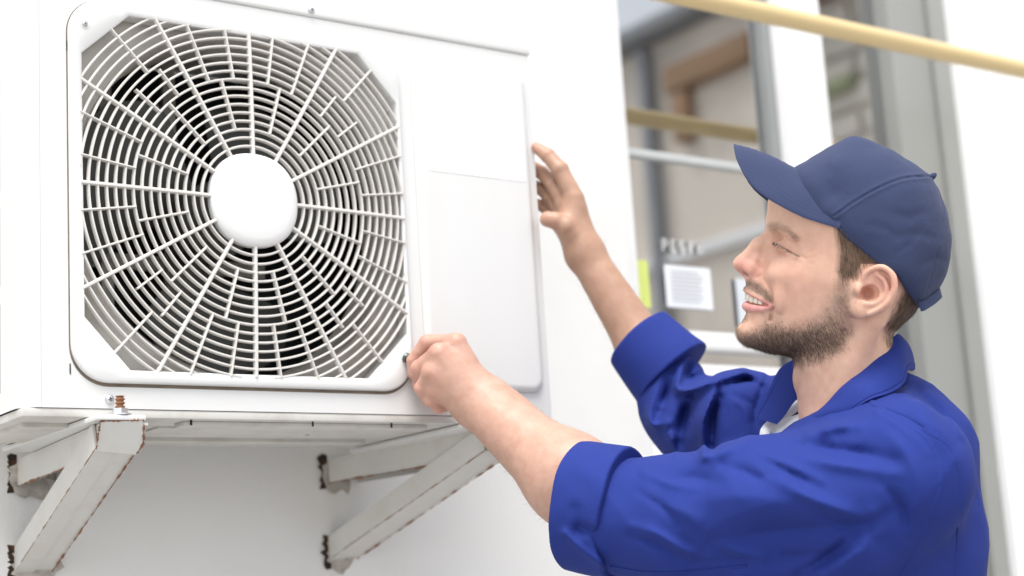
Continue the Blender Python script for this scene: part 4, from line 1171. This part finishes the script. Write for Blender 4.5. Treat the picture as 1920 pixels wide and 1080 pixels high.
def fabric(name, col, weave=1400., bump=.25, var=.08, sheen=.25, rough=.85, dark=.7):
    m, N, L, b = mat_new(name); tc = N.new('ShaderNodeTexCoord')
    n1 = N.new('ShaderNodeTexNoise'); n1.inputs['Scale'].default_value = 35; n1.inputs['Detail'].default_value = 6
    n2 = N.new('ShaderNodeTexNoise'); n2.inputs['Scale'].default_value = weave*.5; n2.inputs['Detail'].default_value = 2
    wv = N.new('ShaderNodeTexWave'); wv.inputs['Scale'].default_value = weave*.35; wv.inputs['Distortion'].default_value = 6; wv.bands_direction = 'DIAGONAL'
    for n in (n1, n2, wv): L.new(tc.outputs['Object'], n.inputs['Vector'])
    av = N.new('ShaderNodeMath'); av.operation = 'MULTIPLY_ADD'; av.inputs[1].default_value = .5; L.new(n1.outputs['Fac'], av.inputs[0])
    h = N.new('ShaderNodeMath'); h.operation = 'MULTIPLY'; h.inputs[1].default_value = .5; L.new(n2.outputs['Fac'], h.inputs[0]); L.new(h.outputs[0], av.inputs[2])
    mx = N.new('ShaderNodeMix'); mx.data_type = 'RGBA'
    mx.inputs[6].default_value = tuple(c*(1-var*1.5) for c in col)+(1,); mx.inputs[7].default_value = tuple(min(1, c*(1+var*1.5)) for c in col)+(1,)
    L.new(av.outputs[0], mx.inputs[0]); L.new(mx.outputs[2], b.inputs['Base Color'])
    b.inputs['Roughness'].default_value = rough; b.inputs['Sheen Weight'].default_value = sheen; b.inputs['Sheen Roughness'].default_value = .5; b.inputs['Specular IOR Level'].default_value = .25
    bp = N.new('ShaderNodeBump'); bp.inputs['Strength'].default_value = bump; bp.inputs['Distance'].default_value = .0008
    ad = N.new('ShaderNodeMath'); ad.operation = 'ADD'; L.new(n2.outputs['Fac'], ad.inputs[0]); L.new(n2.outputs['Fac'], ad.inputs[1])
    L.new(ad.outputs[0], bp.inputs['Height']); L.new(bp.outputs[0], b.inputs['Normal']); return m
M['navy'] = fabric('navy_cotton', (0.031, 0.043, 0.100), sheen=.08); M['blue'] = fabric('royal_blue_drill', (0.0155, 0.0325, 0.205), 1600., .25, .07, .0)
M['tee'] = fabric('white_jersey', (0.78, 0.80, 0.83), 1200., .3, .02)
M['trouser'] = fabric('dark_blue_trouser', (0.03, 0.04, 0.2))

def build_cap():
    V, Qd = surface(cap_sdf, (1470, 240, -145), (1800, 600, 145), 2.4); V = relax(V, Qd, 2, .45)
    crown = np_mesh('cap', H2W(V), Qd[:, ::-1], M['navy'], person)
    # visor: loft between the seam on the crown and the outer rim
    at_ = spline([(1500, 322, 0), (1512, 330, 34), (1536, 352, 68), (1560, 382, 96), (1580, 408, 116)], 30)
    ou = spline([(1381, 271, 0), (1382, 277, 26), (1389, 303, 58), (1412, 345, 84), (1446, 374, 98), (1500, 404, 108), (1535, 417, 115), (1570, 428, 121)], 30)
    V, Fc = [], []; nu = 2*30+1; nv = 26
    for s_ in (0, 1):
        for i in range(nu):
            k = abs(i-30); sg = 1 if i >= 30 else -1
            a, b = at_[k]*np.array([1, 1, sg]), ou[k]*np.array([1, 1, sg])
            for j in range(nv+1):
                t = j/nv; p = a+(b-a)*t
                bow = math.sin(math.pi*t)*7.0*(1-.6*k/30)                         # visor arches slightly upwards
                groove = .55*math.cos(2*math.pi*t*9)*(1 if .08 < t < .95 else 0)
                p = p+np.array([0, -bow-groove*(1-s_)+s_*3.6, 0]); V.append(H2W(p))
    m_ = nu*(nv+1)
    for s_ in (0, 1):
        for i in range(nu-1):
            for j in range(nv):
                q = (s_*m_+i*(nv+1)+j, s_*m_+i*(nv+1)+j+1, s_*m_+(i+1)*(nv+1)+j+1, s_*m_+(i+1)*(nv+1)+j); Fc.append(q if s_ else q[::-1])
    for i in range(nu-1):
        a, b = i*(nv+1)+nv, (i+1)*(nv+1)+nv; Fc.append((a, b, m_+b, m_+a))
    vis = auto_smooth(mesh_obj('visor', V, Fc, M['navy'], crown), 55)
    # button, strap
    bt = surface(lambda P: ellipsoid(P, (1738, 337, 0), (11, 6, 11), np.array([[.78, .62, 0], [-.62, .78, 0], [0, 0, 1]], np.float32)), (1720, 320, -16), (1756, 354, 16), 1.6)
    np_mesh('button', H2W(bt[0]), bt[1][:, ::-1], M['navy'], crown)
    st = spline([(1712, 570, 76), (1732, 559, 52), (1746, 549, 26), (1750, 547, 0), (1746, 549, -26), (1732, 559, -52), (1712, 570, -76)], 24)
    V, Fc = [], []
    for i, p in enumerate(st):
        for dx, dy in ((-3, -7), (3, -8), (7, 8), (1, 9)): V.append(H2W(p+np.array([dx, dy, 0])))
    for i in range(24):
        for q in range(4): Fc.append((i*4+q, (i+1)*4+q, (i+1)*4+(q+1) % 4, i*4+(q+1) % 4))
    Fc += [(0, 1, 2, 3), (99, 98, 97, 96)]
    auto_smooth(mesh_obj('strap', V, Fc, M['navy'], crown), 60)
build_cap()

# ---- jacket
FOLDS = [
    ([(1290, 1056), (1420, 1046), (1560, 1036), (1660, 1010)], -.013, 42),  # broad valley added so the sleeve's lower half turns into shade
    ([(1208, 885), (1250, 905), (1300, 915)], .0035, 8), ([(1200, 925), (1240, 950), (1270, 985)], -.0040, 8), ([(1185, 985), (1230, 1000), (1280, 1030), (1330, 1046)], .0050, 9), ([(1180, 1005), (1230, 1022), (1290, 1056)], -.0040, 7),
    ([(1430, 850), (1480, 872), (1540, 900)], .0040, 9), ([(1440, 868), (1490, 892), (1540, 918)], -.0035, 7), ([(1650, 905), (1690, 950), (1700, 1010)], -.0045, 10), ([(1600, 1000), (1560, 1040), (1500, 1075)], -.0060, 12),
    ([(1640, 770), (1690, 800), (1740, 850)], .0030, 8), ([(1350, 1020), (1400, 1040), (1460, 1046)], .0045, 10), ([(1365, 745), (1395, 765), (1405, 810)], .0035, 8), ([(1376, 742), (1410, 760), (1420, 800)], -.0040, 6),
    # picture polyline, height in metres (ridge +, valley -), width in pixels
    ([(1318, 862), (1345, 850), (1395, 832)], .006, 14), ([(1355, 872), (1395, 884), (1422, 896), (1440, 890)], -.005, 11),
    ([(1425, 886), (1470, 908), (1520, 935), (1580, 958), (1610, 968), (1640, 960)], .007, 15), ([(1500, 945), (1570, 978), (1630, 985)], -.005, 14),
    ([(1340, 1012), (1400, 1004), (1473, 993), (1594, 986), (1670, 958)], -.012, 30), ([(1300, 940), (1400, 930), (1480, 945)], .005, 34),
    ([(1498, 834), (1545, 842), (1610, 850), (1680, 864)], -.008, 15), ([(1520, 815), (1570, 800), (1610, 800)], .007, 12), ([(1500, 858), (1580, 872), (1680, 888)], .006, 14),
    ([(1640, 800), (1700, 850), (1725, 930), (1700, 1010)], .007, 34),
    ([(1240, 900), (1300, 896), (1345, 905)], -.004, 14), ([(1215, 935), (1280, 960), (1330, 1000)], .004, 20), ([(1650, 1000), (1600, 1040), (1540, 1080)], .006, 20),
    ([(1700, 745), (1740, 790), (1790, 860)], .005, 18), ([(1720, 730), (1765, 775), (1800, 830)], -.004, 10),
    ([(1300, 648), (1283, 682), (1270, 715), (1273, 731), (1300, 729), (1345, 713), (1392, 700)], 0.0120, 9), ([(1296, 668), (1290, 690), (1292, 708), (1330, 700)], -0.0105, 9),
    ([(1346, 716), (1330, 756), (1318, 795), (1321, 855)], 0.0135, 9), ([(1352, 745), (1338, 780), (1336, 840)], -0.0150, 9), ([(1300, 745), (1285, 780), (1275, 830)], -0.0150, 13),
    ([(1240, 700), (1218, 770), (1224, 796), (1250, 792)], 0.0090, 9), ([(1262, 700), (1250, 740), (1240, 770)], -0.0105, 8), ([(1250, 800), (1270, 850)], 0.0060, 10),
    ([(1362, 720), (1400, 712), (1425, 725)], -0.0090, 8), ([(1440, 712), (1425, 745), (1415, 790)], -0.0075, 8), ([(1455, 705), (1445, 740), (1440, 770)], 0.0075, 7)]
SEAMS = [([(1632, 753), (1680, 786), (1728, 815), (1757, 858), (1763, 907), (1745, 960), (1714, 1032), (1690, 1079)], 9), ([(1636, 760), (1660, 765), (1700, 780), (1735, 800)], 6),
         ([(1145, 1062), (1240, 1074), (1400, 1062)], 5), ([(1733, 800), (1778, 830), (1799, 875), (1805, 930), (1799, 1000), (1794, 1079)], 16)]
PLEAT = [(1735, 795), (1765, 808), (1791, 830), (1812, 873), (1819, 926), (1812, 1000), (1808, 1090)]
J_NEAR = [pd(1688, 893, 1.745), pd(1570, 960, 1.745), pd(1430, 964, 1.785), pd(1290, 982, 1.825), pd(1150, 967, 1.86)]
J_FAR = [pd(1392, 795, 2.03), pd(1320, 800, 2.10), pd(1285, 770, 2.14), pd(1235, 690, 2.16)]
HIP = pd(1600, 1080, 1.88)+np.array([0.0, 0.0, -.35])
_wa = (J_NEAR[4]-J_NEAR[0])/np.linalg.norm(J_NEAR[4]-J_NEAR[0]); _wb = np.cross(_wa, FWD); _wb /= np.linalg.norm(_wb); _wc = np.cross(_wa, _wb)
WRB = np.stack([(_wa*.8+_wb*.6)*.45, (-_wa*.6+_wb*.8)*1.1, _wc*.8], 1); WRB2 = np.stack([(_wa*.6-_wb*.8)*.4, (_wa*.8+_wb*.6)*1.2, _wc*.8], 1)
def jacket_sdf(P):
    d = chain(P, J_NEAR, [.0775, .0740, .0765, .0690, .0650], .03)
    d = smin(d, chain(P, J_FAR, [.062, .056, .052, .043], .02), .035)
    d = smin(d, chain(P, [pd(1672, 792, 1.89), pd(1688, 858, 1.86), pd(1702, 1000, 1.86), pd(1690, 1300, 1.88)], [.058, .079, .080, .085], .03), .045)
    d = smin(d, chain(P, [pd(1688, 870, 1.755), pd(1640, 815, 1.81), pd(1575, 878, 1.82)], [.064, .042, .034]), .028)
    d = smin(d, chain(P, [pd(1400, 792, 2.03), pd(1448, 900, 1.98), pd(1480, 1000, 1.94), pd(1500, 1300, 1.92)], [.052, .052, .085, .11]), .04)
    d = smin(d, chain(P, [pd(1600, 900, 1.85), HIP], [.09, .13]), .06)
    d = smin(d, chain(P, [pd(1400, 792, 2.03), pd(1490, 768, 1.99)], [.045, .036]), .02)
    # neck opening
    d = smax(d, -chain(P, [pd(1575, 700, 1.86), pd(1590, 800, 1.87)], [.066, .060]), .012)
    d = smax(d, -chain(P, [pd(1500, 770, 1.885), pd(1462, 826, 1.905)], [.040, .026]), .010)
    x, y = proj(P)
    for pts, a, w_ in FOLDS:
        sx = [p[0] for p in pts]; sy = [p[1] for p in pts]
        m = (x > min(sx)-3*w_) & (x < max(sx)+3*w_) & (y > min(sy)-3*w_) & (y < max(sy)+3*w_)
        if not m.any(): continue
        e, t = seg2(x[m], y[m], [(p[0], p[1]) for p in spline(pts, 12)]); d[m] -= 1.35*a*(.55*np.exp(-(e/w_)**2)+.6*np.exp(-np.sqrt(e*e+2.)/(w_*.75)))*np.sin(np.pi*np.clip(t, .12, .88))
    d -= .0020*hash_noise(P*np.array([1, 1, 1.6]), .065, 31)+.0010*hash_noise(P, .03, 32)
    wr = P@WRB; rg = 1-np.abs(hash_noise(wr, .05, 33)); d -= .0014*rg**4
    rg = 1-np.abs(hash_noise(P@WRB2, .045, 34)); d -= .0012*rg**4
    return d
def cone_cuff(P, a, b, ra, rb, hollow=.02, squash=None):
    """band from a (sleeve side) to b (open end)"""
    a, b = np.asarray(a), np.asarray(b); ax = (b-a); L_ = np.linalg.norm(ax); ax = ax/L_
    q = P-a; t = q@ax; rad = q-t[:, None]*ax
    if squash is not None: rad = rad+(rad@squash[0])[:, None]*squash[0]*(squash[1]-1)
    rr = np.linalg.norm(rad, axis=1); k = np.clip(t/L_, 0, 1); r_ = ra+(rb-ra)*k
    d = smax(rr-r_, np.maximum(-t, t-L_), .0028)
    inner = np.maximum(rr-(r_-.0055), L_-hollow-t)
    d = smax(d, -inner, .0015)
    return d
def build_jacket():
    lo = np.min([*J_NEAR, *J_FAR, HIP], 0)-.16; hi = np.max([*J_NEAR, *J_FAR, pd(1700, 640, 1.85), pd(1830, 900, 1.9)], 0)+.10
    V, Qd = surface(jacket_sdf, lo, hi, .0028); V = relax(V, Qd, 2, .45)
    JV, JQ = V, Qd
    jk = np_mesh('jacket', V, Qd, M['blue'], person)
    # rolled cuffs
    a, b = pd(1168, 962, 1.855), pd(1078, 946, 1.882)
    up = UPV-0
    def cn(P):
        x, y = proj(P); d = cone_cuff(P, a, b, .0765, .0745, .022, (FWD, 1.05))
        for pts, am, w_ in (([(1085, 990), (1110, 1000), (1130, 1030)], -.006, 10), ([(1058, 1000), (1090, 1030), (1130, 1060)], .005, 8), ([(1090, 880), (1120, 900), (1150, 960)], .002, 20), ([(1078, 955), (1085, 1000)], -.003, 12)):
            e, t = seg2(x, y, pts); d = d-am*np.exp(-(e/w_)**2)
        return d-.0016*hash_noise(P, .04, 41)
    V, Qd = surface(cn, np.minimum(a, b)-.10, np.maximum(a, b)+.10, .0021); np_mesh('cuff', relax(V, Qd, 2, .45), Qd, M['blue'], jk)
    a2, b2 = pd(1262, 704, 2.155), pd(1196, 634, 2.178)
    def cf(P):
        d = cone_cuff(P, a2, b2, .060, .050, .02); return d-.0016*hash_noise(P, .035, 42)
    V, Qd = surface(cf, np.minimum(a2, b2)-.08, np.maximum(a2, b2)+.08, .0021); np_mesh('cuff', relax(V, Qd, 2, .45), Qd, M['blue'], jk)
    # collar leaf that wraps the neck
    def sheet(name, inner, outer, mat, par, th, bulge, n=36, nv=10, d0=1.86):
        I = spline(inner, n); O = spline(outer, n); V, Fc = [], []
        ctr = Q(1590, 760, 0, d0)
        for s_ in (0, 1):
            for i in range(n+1):
                for j in range(nv+1):
                    t = j/nv; p = I[i]+(O[i]-I[i])*t; wpt = Q(*p, d0); n_ = wpt-ctr; n_[2] += .05; n_ /= np.linalg.norm(n_)
                    wpt = wpt+n_*(bulge*math.sin(math.pi*t)-s_*th+.0008*math.sin(i*.9+t*3)); V.append(wpt)
        m_ = (n+1)*(nv+1); W_ = nv+1
        for s_ in (0, 1):
            for i in range(n):
                for j in range(nv):
                    q = (s_*m_+i*W_+j, s_*m_+i*W_+j+1, s_*m_+(i+1)*W_+j+1, s_*m_+(i+1)*W_+j); Fc.append(q if s_ else q[::-1])
        for i in range(n):
            for j0 in (0, nv): Fc.append((i*W_+j0, (i+1)*W_+j0, m_+(i+1)*W_+j0, m_+i*W_+j0))
        for j in range(nv):
            for i0 in (0, n): Fc.append((i0*W_+j, i0*W_+j+1, m_+i0*W_+j+1, m_+i0*W_+j))
        o = mesh_obj(name, V, Fc, mat, par)
        bm = bmesh.new(); bm.from_mesh(o.data); bmesh.ops.recalc_face_normals(bm, faces=bm.faces); bm.to_mesh(o.data); bm.free()
        if name == 'collar':
            path = [np.array(V[i*W_+nv-1])+(np.array(V[i*W_+nv-1])-ctr)/np.linalg.norm(np.array(V[i*W_+nv-1])-ctr)*.0002 for i in range(n+1)]
            tv, tf = tube_data(path, .00055, 6); auto_smooth(mesh_obj('stitching', tv, tf, mat, o), 60)
        return auto_smooth(o, 50)
    sheet('collar', [(1682, 645, -95), (1692, 632, -40), (1680, 628, 24), (1652, 655, 72), (1617, 690, 100), (1577, 727, 106), (1542, 762, 96), (1514, 788, 74), (1500, 803, 50)],
                    [(1700, 690, -130), (1716, 692, -60), (1704, 692, 50), (1694, 720, 112), (1662, 739, 150), (1627, 750, 166), (1590, 776, 150), (1550, 797, 122), (1522, 806, 90)], M['blue'], jk, .003, .006)
    sheet('lapel', [(1506, 796, 70), (1488, 814, 62), (1466, 834, 52)], [(1560, 806, 150), (1536, 826, 146), (1500, 846, 130)], M['blue'], jk, .003, .003, 14, 6)
    sheet('collar', [(1535, 690, -100), (1506, 726, -98), (1479, 762, -84), (1452, 794, -62)], [(1495, 668, -134), (1464, 690, -134), (1437, 738, -120), (1416, 784, -100)], M['blue'], jk, .003, .003, 14, 6)
    # white T-shirt: neckband and chest
    def tee(P):
        band = chain(P, [Q(*p, 1.9) for p in spline([(1560, 745, -70), (1512, 752, -84), (1478, 772, -74), (1447, 795, -50), (1434, 812, -18), (1444, 830, 16), (1480, 838, 48), (1540, 820, 70)], 22)], [.0062]*23)
        ch = chain(P, [pd(1515, 850, 1.92), pd(1530, 1000, 1.9)], [.047, .06])
        return smin(band, ch, .006)
    V, Qd = surface(tee, pd(1500, 850, 1.9)-np.array([.13, .13, .2]), pd(1500, 850, 1.9)+np.array([.15, .15, .12]), .0026); np_mesh('t_shirt', relax(V, Qd, 1, .4), Qd, M['tee'], person)
    # felled seams: narrow raised strips of cloth following the sewn lines
    from mathutils.bvhtree import BVHTree
    tree = BVHTree.FromPolygons([tuple(v) for v in JV], [tuple(int(i) for i in q) for q in JQ])
    def hit(x, y):
        dv = FWD+RGT*((x-960)/FPX)-UPV*((y-540)/FPX); h = tree.ray_cast(Vector(CAM), Vector(dv/np.linalg.norm(dv)))
        return h
    for pts, wpx in SEAMS:
        cv = spline(pts, 60); V, Fc = [], []; prev = None
        for i, p_ in enumerate(cv):
            h = hit(p_[0], p_[1])
            if h[0] is None: continue
            hp, hn = np.array(h[0]), np.array(h[1]); hn = hn if hn@(CAM-hp) > 0 else -hn
            V.append((hp, hn))
        if len(V) < 6: continue
        Pn = np.array([v[0] for v in V]); Nn = np.array([v[1] for v in V])
        for _ in range(4): Pn[1:-1] = (Pn[:-2]+Pn[2:]+2*Pn[1:-1])/4; Nn[1:-1] = (Nn[:-2]+Nn[2:]+2*Nn[1:-1])/4
        T = np.gradient(Pn, axis=0); T /= np.linalg.norm(T, axis=1, keepdims=True); Nn /= np.linalg.norm(Nn, axis=1, keepdims=True); Bn = np.cross(T, Nn)
        wd = wpx*1.8/FPX; vv = []
        for i in range(len(Pn)):
            pk = .0003*math.sin(i*2.1)
            for a_, b_ in ((-wd*.5, -.003), (-wd*.5, .0013+pk), (-wd*.3, .0014+pk), (wd*.3, .0006+pk), (wd*.5, .0001), (wd*.5, -.003)): vv.append(Pn[i]+Bn[i]*a_+Nn[i]*b_)
        ff = [(i*6+j, (i+1)*6+j, (i+1)*6+j+1, i*6+j+1) for i in range(len(Pn)-1) for j in range(5)]
        o = auto_smooth(mesh_obj('seam', vv, ff, M['blue'], jk), 50)
    return jk
jacket = build_jacket()

def build_legs():
    hipc = HIP-np.array([0, 0, .02]); sh = (SF-SN); sh[2] = 0; sh /= np.linalg.norm(sh); fw = np.array([-sh[1], sh[0], 0]); fw = fw if fw@RGT < 0 else -fw
    def tr(P):
        d = ellipsoid(P, hipc, (.17, .17, .14))
        for s_ in (-1, 1):
            h_ = hipc+sh*.09*s_; kne = h_*np.array([1, 1, 0])+np.array([0, 0, .50])+fw*.03; an = h_*np.array([1, 1, 0])+np.array([0, 0, .09])-fw*.02
            d = smin(d, chain(P, [h_, kne, an], [.098, .075, .065], .03), .05)
        return d-.004*hash_noise(P, .07, 51)
    V, Qd = surface(tr, (hipc[0]-.35, hipc[1]-.35, .02), (hipc[0]+.35, hipc[1]+.35, hipc[2]+.2), .012); np_mesh('trousers', relax(V, Qd, 1), Qd, M['trouser'], person)
    for s_ in (-1, 1):
        an = hipc+sh*.09*s_; an[2] = .05; an = an-fw*.02
        def shoe(P):
            d = chain(P, [an, an+fw*.17+np.array([0, 0, -.008])], [.052, .042]); d = smin(d, chain(P, [an, an+np.array([0, 0, .06])], [.05, .045]), .02)
            return np.maximum(d, .004-P[:, 2])
        V, Qd = surface(shoe, an-.3, an+.3, .008); np_mesh('shoe', relax(V, Qd, 1), Qd, M['gasket'], person)
build_legs()

# ---- small screw and bit held at the grille corner
def build_bit():
    m = mat_basic('dark_steel', (.10, .12, .11), .35, metal=.8, var=.2, vscale=300)
    p0 = np.array([0.4255, YF-.0068, 1.6425]); e = empty('screwdriver', tuple(p0), 'small dark steel screwdriver tip gripped in the near hand at the grille corner', 'screwdriver')
    dirv = pd(792, 686, 2.02)-p0; dirv /= np.linalg.norm(dirv)
    V, Fc = tube_data([p0, p0+dirv*.004, p0+dirv*.0045, p0+dirv*.014, p0+dirv*.016, p0+dirv*.05], [.0060, .0062, .0042, .0042, .0028, .0028], 14); auto_smooth(mesh_obj('bit', V, Fc, m, e), 40)
    V, Fc = tube_data([p0+dirv*.05, p0+dirv*.056, p0+dirv*.10], [.005, .008, .008], 12); auto_smooth(mesh_obj('handle', V, Fc, M['gasket'], e), 40)
build_bit()

# ------------------------------------------------------------------ notes on the window, things in the room
def note(name, x0, x1, z0, z1, y, col, label, cat, lines=0, tilt=0.0):
    m = mat_basic(name+'_paper', col, .8, var=.03, vscale=60)
    n = 6; V, Fc = [], []
    for i in range(n+1):
        for j in range(n+1):
            u, v = i/n, j/n; V.append((x0+(x1-x0)*u+tilt*v, y+.0012*math.sin(u*3.1)*math.cos(v*2.3), z0+(z1-z0)*v))
    for i in range(n):
        for j in range(n): Fc.append((i*(n+1)+j, (i+1)*(n+1)+j, (i+1)*(n+1)+j+1, i*(n+1)+j+1))
    Vb = [(v[0], v[1]+.0004, v[2]) for v in V]; k = len(V)
    o = mesh_obj(name, V+Vb, Fc+[tuple(k+i for i in f[::-1]) for f in Fc], m, None, True); tag(o, label, cat)
    if lines:
        ink = mat_basic('faint_ink', (.42, .43, .46), .8)
        for q in range(lines):
            z = z1-(z1-z0)*(.12+.8*q/lines); w_ = (x1-x0)*(.62+.2*random.random())
            mesh_obj('print_line', [(x0+.012, y-.0016, z), (x0+.012+w_, y-.0016, z), (x0+.012+w_, y-.0016, z-.0022), (x0+.012, y-.0016, z-.0022)], [(0, 1, 2, 3)], ink, o)
    return o
note('paper_notice', 1.2455, 1.3545, 1.8325, 1.9085, .0745, (.78, .80, .84), 'white printed notice taped to the window pane behind the raised arm', 'notice', 8)
note('yellow_note', 1.1700, 1.2085, 1.8280, 1.9125, .0745, (.62, .70, .20), 'yellow green note stuck at the left edge of the window', 'note')
note('paper_notice', 1.4150, 1.4900, 1.8050, 1.8950, .0745, (.62, .65, .69), 'white slip on the window hidden mostly behind the nose of the man', 'notice')
# pale letters on the glass above the notice, too blurred to read: five strokes-built glyphs
lm = mat_basic('white_vinyl', (.64, .65, .65), .6)
def glyph(x, z, h, strokes, i):
    bm = bmesh.new()
    for (ax, az, bx, bz) in strokes:
        a = np.array([x+ax*h*.6, z+az*h]); b = np.array([x+bx*h*.6, z+bz*h]); t = b-a; l = np.linalg.norm(t); t /= l; nn = np.array([-t[1], t[0]])*.0021
        v = [bm.verts.new((q[0], .0745-.0001*i, q[1])) for q in (a-nn, b-nn, b+nn, a+nn)]; bm.faces.new(v)
    return bm
letters = [[(0, 0, 0, 1), (0, 1, .8, 1), (.8, 1, .8, .5), (0, .5, .8, .5)], [(0, 0, 0, 1), (0, 1, .8, 1), (0, .5, .7, .5), (0, 0, .8, 0)],
           [(.8, 1, 0, 1), (0, 1, 0, .5), (0, .5, .8, .5), (.8, .5, .8, 0), (.8, 0, 0, 0)], [(0, 1, .9, 1), (.45, 1, .45, 0)], [(0, 0, .4, 1), (.4, 1, .8, 0), (.15, .4, .65, .4)]]
sg = empty('window_lettering', (1.295, .0745, 1.935), 'row of small pale letters on the window above the white notice', 'lettering')
for i, st in enumerate(letters):
    bm_obj('letter', glyph(1.2465+i*.0205, 1.9345, .0195, st, i), lm, sg)
# cabinet and counter in the room
cab = empty('cabinet', (1.9, 2.4, .3), 'dark shelf unit standing in the room behind the glass', 'cabinet')
for x in (1.55, 2.35): box('side', x, x+.03, 2.2, 2.6, .3, 2.35, M['roomdark'], cab)
for z in (.7, 1.2, 1.7, 2.2): box('shelf', 1.581, 2.349, 2.21, 2.59, z, z+.03, M['roomdark'], cab)
post = box('post', 1.86, 1.93, 1.35, 1.42, .3, 3.2, mat_basic('grey_post', (.20, .22, .25), .6), None, .004); tag(post, 'grey post seen dimly inside the room through the window', 'post')

# ------------------------------------------------------------------ the house across the yard, seen mirrored in the window
M['ochre'] = mat_basic('beige_render', (.72, .65, .57), .9, var=.10, vscale=1.2, dirt=(.27, .24, .21), dirt_amt=.5, dirt_scale=1.0)
M['brown'] = mat_basic('brown_timber', (.32, .20, .12), .8, var=.25, vscale=3)
M['slate'] = mat_basic('grey_slate', (.28, .29, .31), .8, var=.25, vscale=2)
M['stone'] = mat_basic('grey_stone', (.60, .56, .50), .9, var=.25, vscale=4)
M['leaf'] = mat_basic('green_moss', (.30, .33, .20), .9, var=.3, vscale=6)
hs2 = empty('house', (11.5, -7.5, 0), 'beige house with brown timbers seen only as a blurred reflection in the window', 'house')
box('wall', 9.0, 14.0, -13.0, -7.2, 0, 6.35, M['ochre'], hs2, .02)
box('wall', 9.25, 14.0, -7.15, -2.6, 0, 6.15, M['stone'], hs2, .02)
box('roof', 8.75, 14.4, -13.3, -6.9, 6.37, 6.50, M['slate'], hs2, .03)
box('roof', 8.95, 14.4, -6.85, -2.3, 6.17, 6.32, M['brown'], hs2, .03)
for z0 in (.9, 3.0):
    for y0 in (-12.4, -10.6):
        f0 = box('window', 8.96, 8.995, y0, y0+.95, z0, z0+1.3, M['pvc'], hs2, .01); box('pane', 8.95, 8.958, y0+.07, y0+.88, z0+.07, z0+1.23, M['roomdark'], f0)
box('timber', 8.86, 8.99, -8.35, -7.25, 5.78, 6.02, M['brown'], hs2, .02)
box('timber', 8.88, 8.99, -8.30, -8.10, 5.30, 5.77, M['brown'], hs2, .02)
box('drain_pipe', 8.86, 8.98, -8.72, -8.60, 0, 6.3, M['slate'], hs2, .03)
box('cornice', 8.93, 8.99, -12.9, -7.25, 4.25, 4.36, M['pvc'], hs2, .02)
box('ivy', 9.12, 9.23, -7.1, -6.4, 5.30, 5.42, M['leaf'], hs2, .03)
for k in range(25):
    z = .15+k*.238
    for q in range(6):
        y0 = -7.1+q*.74+(k % 2)*.33
        if y0 < -2.9: box('stone', 9.205-.02*random.random(), 9.249, y0, y0+.68, z, z+.20, M['stone'], hs2, .02, 1)
